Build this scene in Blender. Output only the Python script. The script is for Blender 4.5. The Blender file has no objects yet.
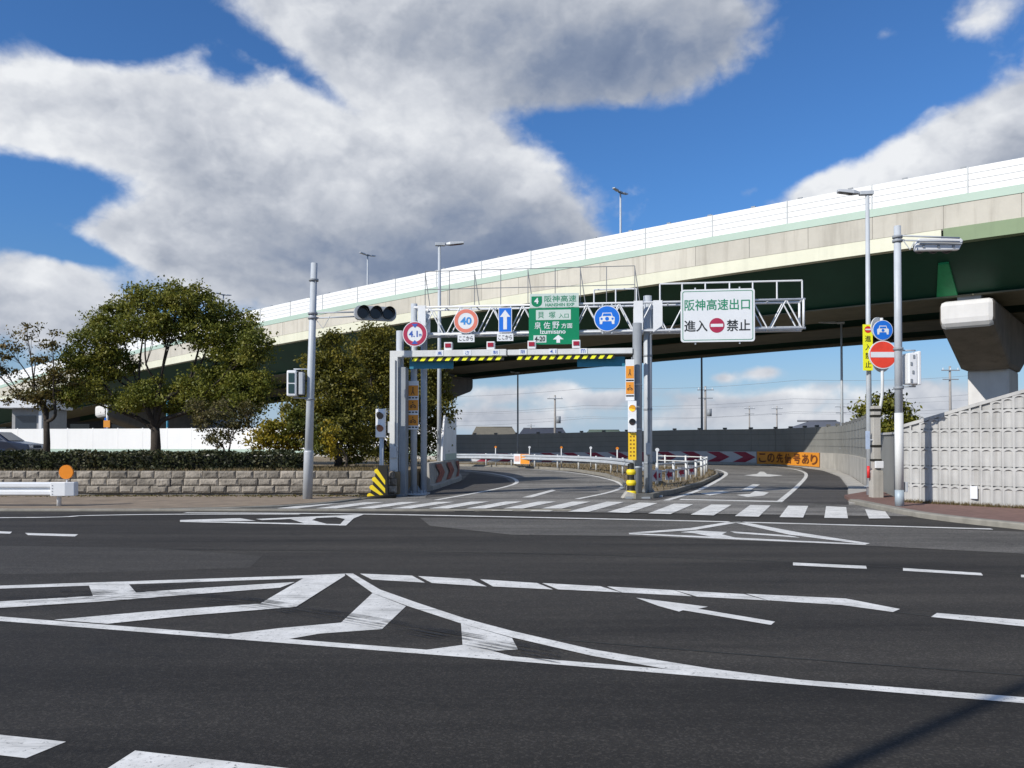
import bpy, bmesh, math, random
import numpy as np
from mathutils import Vector, Matrix
R = math.radians
random.seed(11)
rng = np.random.default_rng(5)
sc = bpy.context.scene
COL = sc.collection

# ------------------------------------------------------------------ camera
F, CAMH, HOR = 830.0, 1.6, 443.0
PITCH = R(1.0)
CY = HOR - F*math.tan(PITCH)
cd = bpy.data.cameras.new('camera'); cam = bpy.data.objects.new('camera', cd); COL.objects.link(cam)
cd.sensor_width = 36; cd.lens = F*36/1024; cd.shift_y = (CY-384)/1024
cd.clip_start = .1; cd.clip_end = 6000
cam.location = (0, 0, CAMH); cam.rotation_euler = (R(90)+PITCH, 0, 0)
sc.camera = cam

# ------------------------------------------------------------------ light
SUN_EL = R(34); SUN_H = Vector((.787, .616, 0)).normalized()      # horizontal travel direction of the light
sd = bpy.data.lights.new('sun', 'SUN'); sd.energy = 4.6; sd.angle = R(.5); sd.color = (1, .955, .88)
sun = bpy.data.objects.new('sun', sd); COL.objects.link(sun)
ldir = Vector((SUN_H.x*math.cos(SUN_EL), SUN_H.y*math.cos(SUN_EL), -math.sin(SUN_EL)))
sun.rotation_euler = ldir.to_track_quat('-Z', 'Y').to_euler(); sun.location = (-30, -30, 40)
sc.view_settings.view_transform = 'Standard'; sc.view_settings.look = 'None'
sc.view_settings.exposure = 0; sc.view_settings.gamma = 1

def ray(px, py):
    u = (px-512)/F; v = (CY-py)/F
    return Vector((u, math.cos(PITCH)-v*math.sin(PITCH), math.sin(PITCH)+v*math.cos(PITCH)))
def at(px, py, Y):
    d = ray(px, py); t = Y/d.y
    return Vector((d.x*t, Y, CAMH+d.z*t))
def gp(px, py, z=0.0):
    d = ray(px, py); t = (z-CAMH)/d.z
    return Vector((d.x*t, d.y*t, z))

# ------------------------------------------------------------------ sky
def build_world():
    w = bpy.data.worlds.new('World'); sc.world = w; w.use_nodes = True
    nt = w.node_tree; nt.nodes.clear(); N = nt.nodes; L = nt.links
    def link(a, b): L.new(a, b)
    def math_(op, a, b=None, c=None, clamp=False):
        n = N.new('ShaderNodeMath'); n.operation = op; n.use_clamp = clamp
        for i, x in enumerate((a, b, c)):
            if x is None: continue
            if isinstance(x, (int, float)): n.inputs[i].default_value = x
            else: link(x, n.inputs[i])
        return n.outputs[0]
    def mixc(f, a, b):
        n = N.new('ShaderNodeMix'); n.data_type = 'RGBA'
        for i, x in ((0, f), (6, a), (7, b)):
            if isinstance(x, (int, float)): n.inputs[i].default_value = x
            elif isinstance(x, tuple): n.inputs[i].default_value = x+(1,)
            else: link(x, n.inputs[i])
        return n.outputs[2]
    def sstep(x, a, b):
        n = N.new('ShaderNodeMapRange'); n.interpolation_type = 'SMOOTHSTEP'
        link(x, n.inputs[0]); n.inputs[1].default_value = a; n.inputs[2].default_value = b
        return n.outputs[0]
    tc = N.new('ShaderNodeTexCoord'); sep = N.new('ShaderNodeSeparateXYZ'); link(tc.outputs['Generated'], sep.inputs[0])
    az = math_('ARCTAN2', sep.outputs[0], sep.outputs[1]); el = math_('ARCSINE', sep.outputs[2])
    sky = N.new('ShaderNodeTexSky'); sky.sky_type = 'NISHITA'; sky.sun_disc = False
    sky.sun_elevation = SUN_EL; sky.sun_rotation = math.atan2(-SUN_H.x, -SUN_H.y) % (2*math.pi)
    sky.air_density = 1.0; sky.dust_density = .35; sky.ozone_density = 2.2
    def noise(scale, detail, rough, off=(0, 0, 0), stretch=1.0, dist=0.0):
        mp = N.new('ShaderNodeMapping'); link(tc.outputs['Generated'], mp.inputs[0])
        mp.inputs['Location'].default_value = off; mp.inputs['Scale'].default_value = (1, 1, stretch)
        n = N.new('ShaderNodeTexNoise'); n.noise_dimensions = '3D'
        n.inputs['Scale'].default_value = scale; n.inputs['Detail'].default_value = detail
        n.inputs['Roughness'].default_value = rough; n.inputs['Distortion'].default_value = dist
        link(mp.outputs[0], n.inputs[0]); return n.outputs[0]
    def field(blobs):
        tot = None
        for (px, py, rx, ry, rot, wt) in blobs:
            d = ray(px, py).normalized()
            a0 = math.atan2(d.x, d.y); e0 = math.asin(d.z); c, s = math.cos(R(rot)), math.sin(R(rot))
            da = math_('SUBTRACT', az, a0); de = math_('SUBTRACT', el, e0)
            u = math_('ADD', math_('MULTIPLY', da, c*F/rx), math_('MULTIPLY', de, s*F/rx))
            v = math_('ADD', math_('MULTIPLY', da, -s*F/ry), math_('MULTIPLY', de, c*F/ry))
            q = math_('ADD', math_('MULTIPLY', u, u), math_('MULTIPLY', v, v))
            g = math_('MULTIPLY', math_('EXPONENT', math_('MULTIPLY', q, -1)), wt)
            tot = g if tot is None else math_('ADD', tot, g)
        return tot
    dens = field([  # px, py, rx, ry, rotation, weight : the cloud masses
        (620, 25, 130, 70, 0, 1.1), (470, 50, 150, 62, 0, 1.0), (320, 15, 110, 34, -12, .8), (700, 40, 50, 50, 0, .5),
        (130, 105, 105, 50, 14, 1.0), (30, 112, 75, 34, 5, .95), (260, 145, 150, 70, -20, 1.0), (430, 190, 150, 85, -22, 1.1),
        (320, 240, 210, 60, -6, 1.0), (140, 240, 110, 34, 0, 1.0), (545, 225, 60, 50, -30, .7),
        (30, 298, 80, 34, 0, 1.1), (15, 8, 34, 24, 0, .6), (110, 330, 120, 30, 0, .6), (400, 290, 240, 46, -4, .8),
        (950, 168, 125, 42, 22, 1.25), (1060, 135, 120, 52, 10, 1.0), (815, 192, 50, 20, 20, .95), (985, 10, 40, 24, 0, .75), (890, 34, 22, 10, 0, .3),
        (760, 95, 12, 7, 0, .2), (745, 192, 22, 9, 10, .5), (815, 85, 10, 6, 0, .25),
        (480, 410, 50, 18, 0, .5), (590, 402, 45, 12, 0, .62), (690, 410, 45, 13, 0, .5), (780, 402, 45, 13, 0, .62), (730, 405, 30, 10, 0, .5),
        (900, 405, 60, 18, 0, .55), (980, 398, 55, 20, 0, .6), (640, 428, 420, 18, 0, .52), (540, 418, 60, 8, 0, .3), (850, 420, 60, 9, 0, .3), (650, 392, 26, 8, 0, .4), (920, 385, 40, 10, 0, .4), (722, 378, 14, 6, 0, .6), (765, 373, 20, 8, 0, .8), (560, 390, 28, 9, 0, .65), (500, 394, 30, 9, 0, .6), (610, 398, 30, 10, 0, .6), (690, 396, 26, 8, 0, .55), (800, 398, 30, 9, 0, .55), (830, 385, 22, 7, 0, .5), (480, 420, 60, 9, 0, .4), (760, 424, 80, 8, 0, .4),
        (100, 28, 125, 36, -6, -1.15), (45, 190, 85, 34, 4, -1.0), (85, 235, 45, 24, 0, -.45), (235, 72, 26, 18, 0, -.4), (305, 78, 80, 13, -27, -.55), (630, 138, 120, 20, -8, -1.0), (790, 120, 130, 60, 0, -.5), (850, 330, 300, 26, 0, -.5), (75, 250, 70, 13, -10, -1.0), (150, 300, 50, 22, -30, -.5),
    ])
    # billowing edges: warped, fractal cell noise gives round puffs
    def puff(scale, off, det=2.2):
        mp = N.new('ShaderNodeMapping'); link(tc.outputs['Generated'], mp.inputs[0])
        mp.inputs['Location'].default_value = off; mp.inputs['Scale'].default_value = (1, 1, 1.35)
        wn = N.new('ShaderNodeTexNoise'); wn.inputs['Scale'].default_value = scale*.9; wn.inputs['Detail'].default_value = 5; wn.inputs['Roughness'].default_value = .6
        link(mp.outputs[0], wn.inputs[0])
        wa = N.new('ShaderNodeVectorMath'); wa.operation = 'MULTIPLY_ADD'; link(wn.outputs[1], wa.inputs[0]); wa.inputs[1].default_value = (.16, .16, .16); link(mp.outputs[0], wa.inputs[2])
        v = N.new('ShaderNodeTexVoronoi'); v.feature = 'F1'; v.inputs['Scale'].default_value = scale
        v.inputs['Detail'].default_value = det; v.inputs['Roughness'].default_value = .55; v.inputs['Lacunarity'].default_value = 2.3
        v.normalize = True
        link(wa.outputs[0], v.inputs[0]); return math_('SUBTRACT', 1, v.outputs['Distance'])
    p1 = puff(8.5, (3.1, .4, 1.2)); p1b = puff(8.5, (3.1+.022, .4+.010, 1.2-.03))
    n1 = noise(3.2, 5, .5, (1.3, 2.4, 1.2), 1.35, .2)
    n2 = noise(26, 8, .62, (.2, 5.0, .3), 1.3, .3)
    nb = noise(1.7, 3, .5, (8, 2, 1), 1.6)
    back = math_('MULTIPLY', sstep(sep.outputs[1], .25, -.2), math_('MULTIPLY', sstep(nb, .42, .62), .8))
    dd = math_('ADD', math_('ADD', dens, back), math_('ADD', math_('MULTIPLY', math_('SUBTRACT', p1, .62), 1.5), math_('ADD', math_('MULTIPLY', math_('SUBTRACT', n1, .5), .5), math_('MULTIPLY', math_('SUBTRACT', n2, .5), .45))))
    mask = math_('MULTIPLY', sstep(dd, .40, .98), sstep(el, -.01, .03))
    bright = field([
        (40, 125, 75, 60, 0, .30), (130, 60, 90, 40, 0, .12), (300, 125, 130, 60, -25, .32), (440, 115, 60, 40, 0, .34), (160, 215, 130, 45, 0, .26), (520, 165, 40, 50, 0, .16),
        (540, 200, 60, 60, -30, .12), (840, 170, 60, 30, 25, .42), (950, 140, 90, 20, 20, .32), (40, 285, 60, 30, 0, .22), (985, 10, 60, 30, 0, .2),
        (620, 68, 140, 44, 0, -.46), (480, 50, 120, 50, 0, -.12), (380, 270, 230, 46, -8, -.48), (520, 240, 110, 50, -20, -.36), (270, 190, 60, 25, 0, -.08), (1000, 175, 80, 25, 15, -.12),
        (330, 5, 160, 30, 0, .05), (200, 170, 90, 40, 0, -.08), (700, 425, 500, 26, 0, .08), (590, 392, 50, 7, 0, .2), (780, 393, 60, 7, 0, .2), (890, 392, 80, 8, 0, .14),
    ])
    rel = math_('MULTIPLY', math_('SUBTRACT', p1, p1b), .95)
    edge = math_('MULTIPLY', math_('SUBTRACT', 1, sstep(dd, .6, 1.5)), .10)
    b = math_('ADD', math_('ADD', math_('ADD', .60, edge), math_('MULTIPLY', bright, .85)), math_('ADD', rel, math_('ADD', math_('MULTIPLY', math_('SUBTRACT', n1, .5), .35), math_('MULTIPLY', math_('SUBTRACT', n2, .5), .12))), clamp=True)
    cr = N.new('ShaderNodeValToRGB'); link(b, cr.inputs[0]); r = cr.color_ramp
    r.elements[0].position = 0; r.elements[0].color = (.15, .205, .33, 1)
    r.elements[1].position = 1; r.elements[1].color = (.86, .88, .91, 1)
    for p, c in ((.25, (.23, .285, .40, 1)), (.5, (.40, .44, .52, 1)), (.75, (.62, .65, .71, 1))):
        e = r.elements.new(p); e.color = c
    K = .10
    sc_c = N.new('ShaderNodeVectorMath'); sc_c.operation = 'SCALE'; link(cr.outputs[0], sc_c.inputs[0]); sc_c.inputs['Scale'].default_value = 1/K
    tint = N.new('ShaderNodeMix'); tint.data_type = 'RGBA'; tint.blend_type = 'MULTIPLY'; tint.inputs[0].default_value = 1
    link(sky.outputs[0], tint.inputs[6]); link(mixc(sstep(el, .02, .30), (.58, .76, .97), (.50, .88, 1.32)), tint.inputs[7])
    hz = math_('MULTIPLY', math_('SUBTRACT', 1, sstep(el, -.01, .15)), .72)
    haze = mixc(hz, tint.outputs[2], (.43/K, .56/K, .76/K))      # pale air low over the horizon
    final = mixc(mask, haze, sc_c.outputs[0])
    w.cycles.sampling_method = 'MANUAL'; w.cycles.sample_map_resolution = 512
    bg = N.new('ShaderNodeBackground'); bg.inputs[1].default_value = K; link(final, bg.inputs[0])
    out = N.new('ShaderNodeOutputWorld'); link(bg.outputs[0], out.inputs[0])
build_world()

# ------------------------------------------------------------------ materials
MATS = {}
def pm(name, c, rough=.6, metal=0, var=.12, scale=4, bump=0, bscale=40, spec=.4, emit=None, streak=0, dirt=None):
    """procedural paint / metal / stone: base colour with noise variation, optional vertical streak stains"""
    if name in MATS: return MATS[name]
    m = bpy.data.materials.new(name); m.use_nodes = True; nt = m.node_tree; N = nt.nodes; L = nt.links
    b = N['Principled BSDF']; b.inputs['Roughness'].default_value = rough; b.inputs['Metallic'].default_value = metal
    b.inputs['Specular IOR Level'].default_value = spec
    tc = N.new('ShaderNodeTexCoord')
    n = N.new('ShaderNodeTexNoise'); n.inputs['Scale'].default_value = scale; n.inputs['Detail'].default_value = 8; n.inputs['Roughness'].default_value = .65
    L.new(tc.outputs['Object'], n.inputs[0])
    cr = N.new('ShaderNodeValToRGB'); L.new(n.outputs[0], cr.inputs[0])
    cr.color_ramp.elements[0].position = .3; cr.color_ramp.elements[1].position = .7
    cr.color_ramp.elements[0].color = tuple(x*(1-var) for x in c)+(1,); cr.color_ramp.elements[1].color = tuple(min(1, x*(1+var)) for x in c)+(1,)
    outc = cr.outputs[0]
    if streak:
        mp = N.new('ShaderNodeMapping'); mp.inputs['Scale'].default_value = (1, 1, .06); L.new(tc.outputs['Object'], mp.inputs[0])
        s = N.new('ShaderNodeTexNoise'); s.inputs['Scale'].default_value = 1.7; s.inputs['Detail'].default_value = 9; s.inputs['Roughness'].default_value = .7
        L.new(mp.outputs[0], s.inputs[0])
        r2 = N.new('ShaderNodeValToRGB'); r2.color_ramp.elements[0].position = .50; r2.color_ramp.elements[1].position = .66; L.new(s.outputs[0], r2.inputs[0])
        f = N.new('ShaderNodeMath'); f.operation = 'MULTIPLY'; f.inputs[1].default_value = streak; L.new(r2.outputs[0], f.inputs[0])
        mx = N.new('ShaderNodeMix'); mx.data_type = 'RGBA'; L.new(f.outputs[0], mx.inputs[0]); L.new(outc, mx.inputs[6])
        mx.inputs[7].default_value = (dirt or tuple(x*.45 for x in c))+(1,); outc = mx.outputs[2]
    L.new(outc, b.inputs['Base Color'])
    if bump:
        n2 = N.new('ShaderNodeTexNoise'); n2.inputs['Scale'].default_value = bscale; n2.inputs['Detail'].default_value = 8; L.new(tc.outputs['Object'], n2.inputs[0])
        bp = N.new('ShaderNodeBump'); bp.inputs['Strength'].default_value = bump; bp.inputs['Distance'].default_value = .03; L.new(n2.outputs[0], bp.inputs['Height']); L.new(bp.outputs[0], b.inputs['Normal'])
    if emit:
        b.inputs['Emission Color'].default_value = emit[0]+(1,); b.inputs['Emission Strength'].default_value = emit[1]
    MATS[name] = m; return m

def island_var(m, lo, hi):
    nt = m.node_tree; b = nt.nodes['Principled BSDF']; src = b.inputs['Base Color'].links[0].from_socket
    g = nt.nodes.new('ShaderNodeNewGeometry'); r = nt.nodes.new('ShaderNodeMapRange'); nt.links.new(g.outputs['Random Per Island'], r.inputs[0]); r.inputs[3].default_value = lo; r.inputs[4].default_value = hi
    v = nt.nodes.new('ShaderNodeVectorMath'); v.operation = 'SCALE'; nt.links.new(src, v.inputs[0]); nt.links.new(r.outputs[0], v.inputs['Scale']); nt.links.new(v.outputs[0], b.inputs['Base Color'])
def asphalt(name, dark, light, stretch=(.25, 1.6, 1), big=.5, rough=.82):
    m = bpy.data.materials.new(name); m.use_nodes = True; nt = m.node_tree; N = nt.nodes; L = nt.links
    b = N['Principled BSDF']; b.inputs['Roughness'].default_value = rough; b.inputs['Specular IOR Level'].default_value = .28
    tc = N.new('ShaderNodeTexCoord')
    def nz(scale, det, mpv=None, rg=.6):
        n = N.new('ShaderNodeTexNoise'); n.inputs['Scale'].default_value = scale; n.inputs['Detail'].default_value = det; n.inputs['Roughness'].default_value = rg
        if mpv:
            mp = N.new('ShaderNodeMapping'); mp.inputs['Scale'].default_value = mpv; mp.inputs['Rotation'].default_value = (0, 0, R(6)); L.new(tc.outputs['Object'], mp.inputs[0]); L.new(mp.outputs[0], n.inputs[0])
        else: L.new(tc.outputs['Object'], n.inputs[0])
        return n.outputs[0]
    def mth(op, a, b_):
        n = N.new('ShaderNodeMath'); n.operation = op
        for i, x in enumerate((a, b_)):
            if isinstance(x, (int, float)): n.inputs[i].default_value = x
            else: L.new(x, n.inputs[i])
        return n.outputs[0]
    a = nz(big, 9, stretch, .62); g = nz(90, 4, None, .75); md = nz(5, 8, None, .7); st = nz(1.2, 7, (.07, .9, 1), .72)
    f = mth('ADD', mth('MULTIPLY', a, .40), mth('ADD', mth('MULTIPLY', g, .36), mth('ADD', mth('MULTIPLY', md, .20), mth('MULTIPLY', st, .76))))
    cr = N.new('ShaderNodeValToRGB'); L.new(f, cr.inputs[0]); e = cr.color_ramp.elements
    e[0].position = .66; e[0].color = dark+(1,); e[1].position = 1.12 if False else 1.0; e[1].color = light+(1,)
    # dark sealed cracks
    vo = N.new('ShaderNodeTexVoronoi'); vo.feature = 'DISTANCE_TO_EDGE'; vo.inputs['Scale'].default_value = .22
    wv = N.new('ShaderNodeVectorMath'); wv.operation = 'MULTIPLY_ADD'
    nn = N.new('ShaderNodeTexNoise'); nn.inputs['Scale'].default_value = 1.1; nn.inputs['Detail'].default_value = 6; L.new(tc.outputs['Object'], nn.inputs[0])
    L.new(nn.outputs[1], wv.inputs[0]); wv.inputs[1].default_value = (2, 2, 0); L.new(tc.outputs['Object'], wv.inputs[2]); L.new(wv.outputs[0], vo.inputs[0])
    ck = N.new('ShaderNodeMapRange'); L.new(vo.outputs[0], ck.inputs[0]); ck.inputs[1].default_value = .0; ck.inputs[2].default_value = .004; ck.inputs[3].default_value = .45; ck.inputs[4].default_value = 0
    mx = N.new('ShaderNodeMix'); mx.data_type = 'RGBA'; L.new(ck.outputs[0], mx.inputs[0]); L.new(cr.outputs[0], mx.inputs[6]); mx.inputs[7].default_value = (.018, .018, .018, 1)
    # aggregate: every stone has its own brightness
    ag = N.new('ShaderNodeTexVoronoi'); ag.inputs['Scale'].default_value = 75; L.new(tc.outputs['Object'], ag.inputs[0])
    sp = N.new('ShaderNodeSeparateColor'); L.new(ag.outputs['Color'], sp.inputs[0])
    pw = N.new('ShaderNodeMath'); pw.operation = 'POWER'; L.new(sp.outputs[0], pw.inputs[0]); pw.inputs[1].default_value = 4
    am = N.new('ShaderNodeMath'); am.operation = 'MULTIPLY_ADD'; L.new(pw.outputs[0], am.inputs[0]); am.inputs[1].default_value = 1.0; am.inputs[2].default_value = .82
    sc2 = N.new('ShaderNodeVectorMath'); sc2.operation = 'SCALE'; L.new(mx.outputs[2], sc2.inputs[0]); L.new(am.outputs[0], sc2.inputs['Scale'])
    L.new(sc2.outputs[0], b.inputs['Base Color'])
    bp = N.new('ShaderNodeBump'); bp.inputs['Strength'].default_value = .6; bp.inputs['Distance'].default_value = .01; L.new(g, bp.inputs['Height']); L.new(bp.outputs[0], b.inputs['Normal'])
    MATS[name] = m; return m

def road_paint(name, wear=.5):
    m = bpy.data.materials.new(name); m.use_nodes = True; nt = m.node_tree; N = nt.nodes; L = nt.links
    b = N['Principled BSDF']; b.inputs['Roughness'].default_value = .75; b.inputs['Specular IOR Level'].default_value = .25
    tc = N.new('ShaderNodeTexCoord')
    def nz(scale, det, rg, mpv=None, rot=0):
        n = N.new('ShaderNodeTexNoise'); n.inputs['Scale'].default_value = scale; n.inputs['Detail'].default_value = det; n.inputs['Roughness'].default_value = rg
        mp = N.new('ShaderNodeMapping'); mp.inputs['Scale'].default_value = mpv or (1, 1, 1); mp.inputs['Rotation'].default_value = (0, 0, R(rot)); L.new(tc.outputs['Object'], mp.inputs[0]); L.new(mp.outputs[0], n.inputs[0])
        return n.outputs[0]
    base = N.new('ShaderNodeValToRGB'); L.new(nz(3, 8, .7), base.inputs[0])
    base.color_ramp.elements[0].position = .3; base.color_ramp.elements[0].color = (.52, .51, .475, 1); base.color_ramp.elements[1].position = .65; base.color_ramp.elements[1].color = (.80, .785, .74, 1)
    chips = N.new('ShaderNodeMapRange'); L.new(nz(26, 8, .8), chips.inputs[0]); chips.inputs[1].default_value = .60-.08*wear; chips.inputs[2].default_value = .66
    tyre = N.new('ShaderNodeMapRange'); L.new(nz(9, 7, .75, (.05, .62, 1), 16), tyre.inputs[0]); tyre.inputs[1].default_value = .54; tyre.inputs[2].default_value = .64; tyre.inputs[4].default_value = .7
    reg = N.new('ShaderNodeMapRange'); L.new(nz(.45, 3, .5), reg.inputs[0]); reg.inputs[1].default_value = .40; reg.inputs[2].default_value = .58
    tm = N.new('ShaderNodeMath'); tm.operation = 'MULTIPLY'; L.new(tyre.outputs[0], tm.inputs[0]); L.new(reg.outputs[0], tm.inputs[1])
    ms = N.new('ShaderNodeMath'); ms.operation = 'MAXIMUM'; L.new(chips.outputs[0], ms.inputs[0]); L.new(tm.outputs[0], ms.inputs[1])
    mx = N.new('ShaderNodeMix'); mx.data_type = 'RGBA'; L.new(ms.outputs[0], mx.inputs[0]); L.new(base.outputs[0], mx.inputs[6]); mx.inputs[7].default_value = (.06, .06, .06, 1)
    L.new(mx.outputs[2], b.inputs['Base Color']); MATS[name] = m; return m

def leaf_mat(name, cols, trans=.25, scale=.9):
    m = bpy.data.materials.new(name); m.use_nodes = True; nt = m.node_tree; N = nt.nodes; L = nt.links
    b = N['Principled BSDF']; b.inputs['Roughness'].default_value = .55; b.inputs['Specular IOR Level'].default_value = .3
    ge = N.new('ShaderNodeNewGeometry'); tc = N.new('ShaderNodeTexCoord')
    n = N.new('ShaderNodeTexNoise'); n.inputs['Scale'].default_value = scale; n.inputs['Detail'].default_value = 3; L.new(tc.outputs['Object'], n.inputs[0])
    a = N.new('ShaderNodeMath'); a.operation = 'MULTIPLY_ADD'; L.new(ge.outputs['Random Per Island'], a.inputs[0]); a.inputs[1].default_value = .36; 
    s = N.new('ShaderNodeMath'); s.operation = 'MULTIPLY_ADD'; L.new(n.outputs[0], s.inputs[0]); s.inputs[1].default_value = 1.15; s.inputs[2].default_value = -.24
    L.new(s.outputs[0], a.inputs[2])
    cr = N.new('ShaderNodeValToRGB'); L.new(a.outputs[0], cr.inputs[0])
    cr.color_ramp.elements[0].color = cols[0]+(1,); cr.color_ramp.elements[1].color = cols[-1]+(1,)
    for i, c in enumerate(cols[1:-1]): cr.color_ramp.elements.new((i+1)/(len(cols)-1)).color = c+(1,)
    L.new(cr.outputs[0], b.inputs['Base Color'])
    tr = N.new('ShaderNodeBsdfTranslucent'); L.new(cr.outputs[0], tr.inputs[0])
    ms = N.new('ShaderNodeMixShader'); ms.inputs[0].default_value = trans; L.new(b.outputs[0], ms.inputs[1]); L.new(tr.outputs[0], ms.inputs[2])
    L.new(ms.outputs[0], N['Material Output'].inputs[0]); MATS[name] = m; return m

M_ROAD = asphalt('asphalt_new', (.0185, .0165, .0140), (.058, .052, .0435))
M_OLD = asphalt('asphalt_worn', (.060, .056, .050), (.15, .14, .124), (.5, .9, 1), .6)
M_RAMP = asphalt('asphalt_ramp', (.037, .035, .031), (.28, .265, .24), (.8, .35, 1), .45)
M_SHLD = asphalt('asphalt_shoulder', (.050, .046, .043), (.095, .088, .082))
M_WALK = pm('sidewalk_paving', (.25, .195, .14), .9, 0, .25, 1.5, .3, 60)
M_BRICK = pm('red_paving', (.18, .105, .085), .9, 0, .25, 5, .3, 60)
M_PAINT = road_paint('road_paint'); M_PAINT2 = road_paint('road_paint_fresh', .1)
M_KERB = pm('kerb_concrete', (.25, .235, .20), .9, 0, .2, 3, .3, 50, streak=.3)
M_CONC = pm('concrete', (.42, .40, .36), .9, 0, .16, 1.2, .25, 30, streak=.5)
M_PARA = pm('parapet_concrete', (.54, .51, .44), .9, 0, .10, .6, .1, 20, streak=.42, dirt=(.30, .27, .22))
island_var(M_PARA, .90, 1.06)
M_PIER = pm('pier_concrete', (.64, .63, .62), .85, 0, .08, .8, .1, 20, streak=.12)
M_PIERD = pm('pier_concrete_shaded', (.20, .175, .15), .9, 0, .2, .8, .15, 20, streak=.4)  # pier concrete with the shade of the cap's underside and sides put into the colour
M_WCONC = pm('wall_concrete', (.44, .435, .42), .9, 0, .12, 2, .12, 50, streak=.6, dirt=(.22, .205, .18))
M_GRAN = pm('granite', (.265, .235, .195), .9, 0, .42, 3.4, 1.0, 16)
island_var(M_GRAN, .68, 1.25)
M_MORT = pm('mortar', (.16, .15, .13), .95, 0, .2, 6)
M_SOIL = pm('verge_soil', (.20, .155, .095), .95, 0, .4, 2.5, .6, 30)
M_GROUND = pm('ground_earth', (.16, .14, .10), .95, 0, .3, .1, .2, 3)
M_WHITE = pm('white_panel', (.80, .80, .79), .45, 0, .03, .5, streak=.06)
M_MINT = pm('mint_trim', (.40, .51, .43), .5, 0, .05, .6)
M_CREAM = pm('cream_steel', (.66, .65, .51), .5, 0, .06, .7, streak=.15)
M_FGREEN = pm('green_fascia', (.19, .26, .14), .5, 0, .08, .7, streak=.2)
M_DGREEN = pm('dark_green_steel', (.012, .062, .035), .5, 0, .15, .6)
M_FLNG = pm('flange_beige', (.15, .135, .09), .7, 0, .2, .8, streak=.3)
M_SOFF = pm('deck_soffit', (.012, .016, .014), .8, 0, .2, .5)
M_GALV = pm('galvanised', (.46, .49, .52), .45, .0, .1, 2.5, streak=.15)
M_GALVD = pm('galvanised_dull', (.26, .28, .30), .5, .0, .12, 2.5, streak=.2)
M_WPOST = pm('white_post_paint', (.62, .63, .62), .45, 0, .06, 2.5, streak=.18)
M_WPAINT = pm('white_enamel', (.72, .73, .74), .35, 0, .04, 3)
M_GREYP = pm('grey_enamel', (.46, .48, .50), .45, .1, .08, 3)
M_BLACK = pm('black_plastic', (.012, .012, .014), .45, 0, .1, 5)
M_LENS = pm('signal_lens', (.030, .016, .014), .12, 0, .05, 5, spec=.6)
M_LENSG = pm('signal_lens_green', (.02, .045, .045), .12, 0, .05, 5, spec=.6)
M_LENSR = pm('red_lens', (.32, .012, .03), .25, 0, .1, 8, spec=.5)
M_AMBER = pm('amber_lamp', (.9, .45, .03), .3, 0, .03, 5, emit=((1, .5, .03), .5))
M_ORANGE = pm('orange_sheeting', (.72, .28, .03), .5, 0, .06, 6)
M_OREF = pm('orange_reflector', (.75, .24, .02), .3, 0, .05, 20)
M_YEL = pm('yellow_paint', (.80, .60, .02), .5, 0, .08, 5)
M_YELN = pm('yellow_sheeting', (.86, .86, .03), .45, 0, .04, 5)
M_YELD = pm('deep_yellow', (.75, .48, .02), .5, 0, .06, 6)
M_BLK = pm('black_paint', (.02, .018, .012), .5, 0, .1, 5)
M_SGREEN = pm('sign_green', (.0, .20, .085), .4, 0, .03, 3)
M_SBLUE = pm('sign_blue', (.012, .15, .62), .4, 0, .03, 3)
M_SRED = pm('sign_red', (.66, .035, .035), .4, 0, .04, 3)
M_SSALM = pm('sign_faded_red', (.68, .20, .14), .45, 0, .06, 6)
M_SDRED = pm('sign_dark_red', (.38, .025, .07), .45, 0, .1, 6)
M_SWHITE = pm('sign_white', (.70, .72, .74), .4, 0, .03, 3)
M_SGREY = pm('sign_pale_grey', (.52, .60, .56), .4, 0, .03, 3)
M_TBLUE = pm('text_blue', (.03, .10, .42), .5, 0, .03, 5)
M_TGREEN = pm('text_green', (.02, .23, .12), .5, 0, .03, 5)
M_TBLACK = pm('text_black', (.025, .028, .03), .5, 0, .03, 5)
M_TEAL = pm('teal_panel', (.03, .20, .30), .45, 0, .1, 3)
M_CHRED = pm('chevron_red', (.30, .02, .05), .5, 0, .1, 4)
M_CHWHT = pm('chevron_white', (.52, .53, .56), .5, 0, .08, 2)
M_SBAR = pm('sound_panel_grey', (.23, .23, .215), .6, 0, .08, 1, streak=.15)
M_SBARC = pm('sound_panel_cap', (.12, .12, .115), .6, 0, .08, 1)
M_BARK = pm('bark', (.045, .036, .028), .95, 0, .35, 9, .6, 25)
M_BARKL = pm('bark_pale', (.16, .13, .105), .95, 0, .3, 9, .5, 25)
M_WOODP = pm('concrete_pole', (.30, .28, .26), .85, 0, .15, 3)
M_ROOF1 = pm('roof_tiles_brown', (.16, .145, .11), .7, 0, .15, 1.2)
M_ROOF2 = pm('roof_tiles_slate', (.055, .06, .075), .6, 0, .15, 1.2)
M_ROOF3 = pm('roof_tiles_green', (.10, .13, .10), .7, 0, .15, 1.2)
M_HWALL = pm('house_plaster', (.48, .45, .40), .9, 0, .06, 1)
M_GLASS = pm('window_glass', (.03, .04, .055), .08, 0, .1, 2, spec=.7)
M_SHED = pm('dark_cladding', (.06, .065, .085), .55, 0, .15, .6)
M_SHEDP = pm('violet_band', (.05, .045, .11), .5, 0, .1, .6)
M_CAR = pm('car_paint', (.035, .045, .075), .22, .3, .03, 2, spec=.6)
M_TYRE = pm('tyre_rubber', (.018, .018, .018), .85, 0, .1, 8)
M_RIM = pm('wheel_alloy', (.5, .5, .52), .3, .8, .05, 5)
L_CAMPH = leaf_mat('camphor_leaves', [(.044, .058, .010), (.112, .132, .020), (.205, .205, .030), (.30, .24, .05)], .32)
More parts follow.
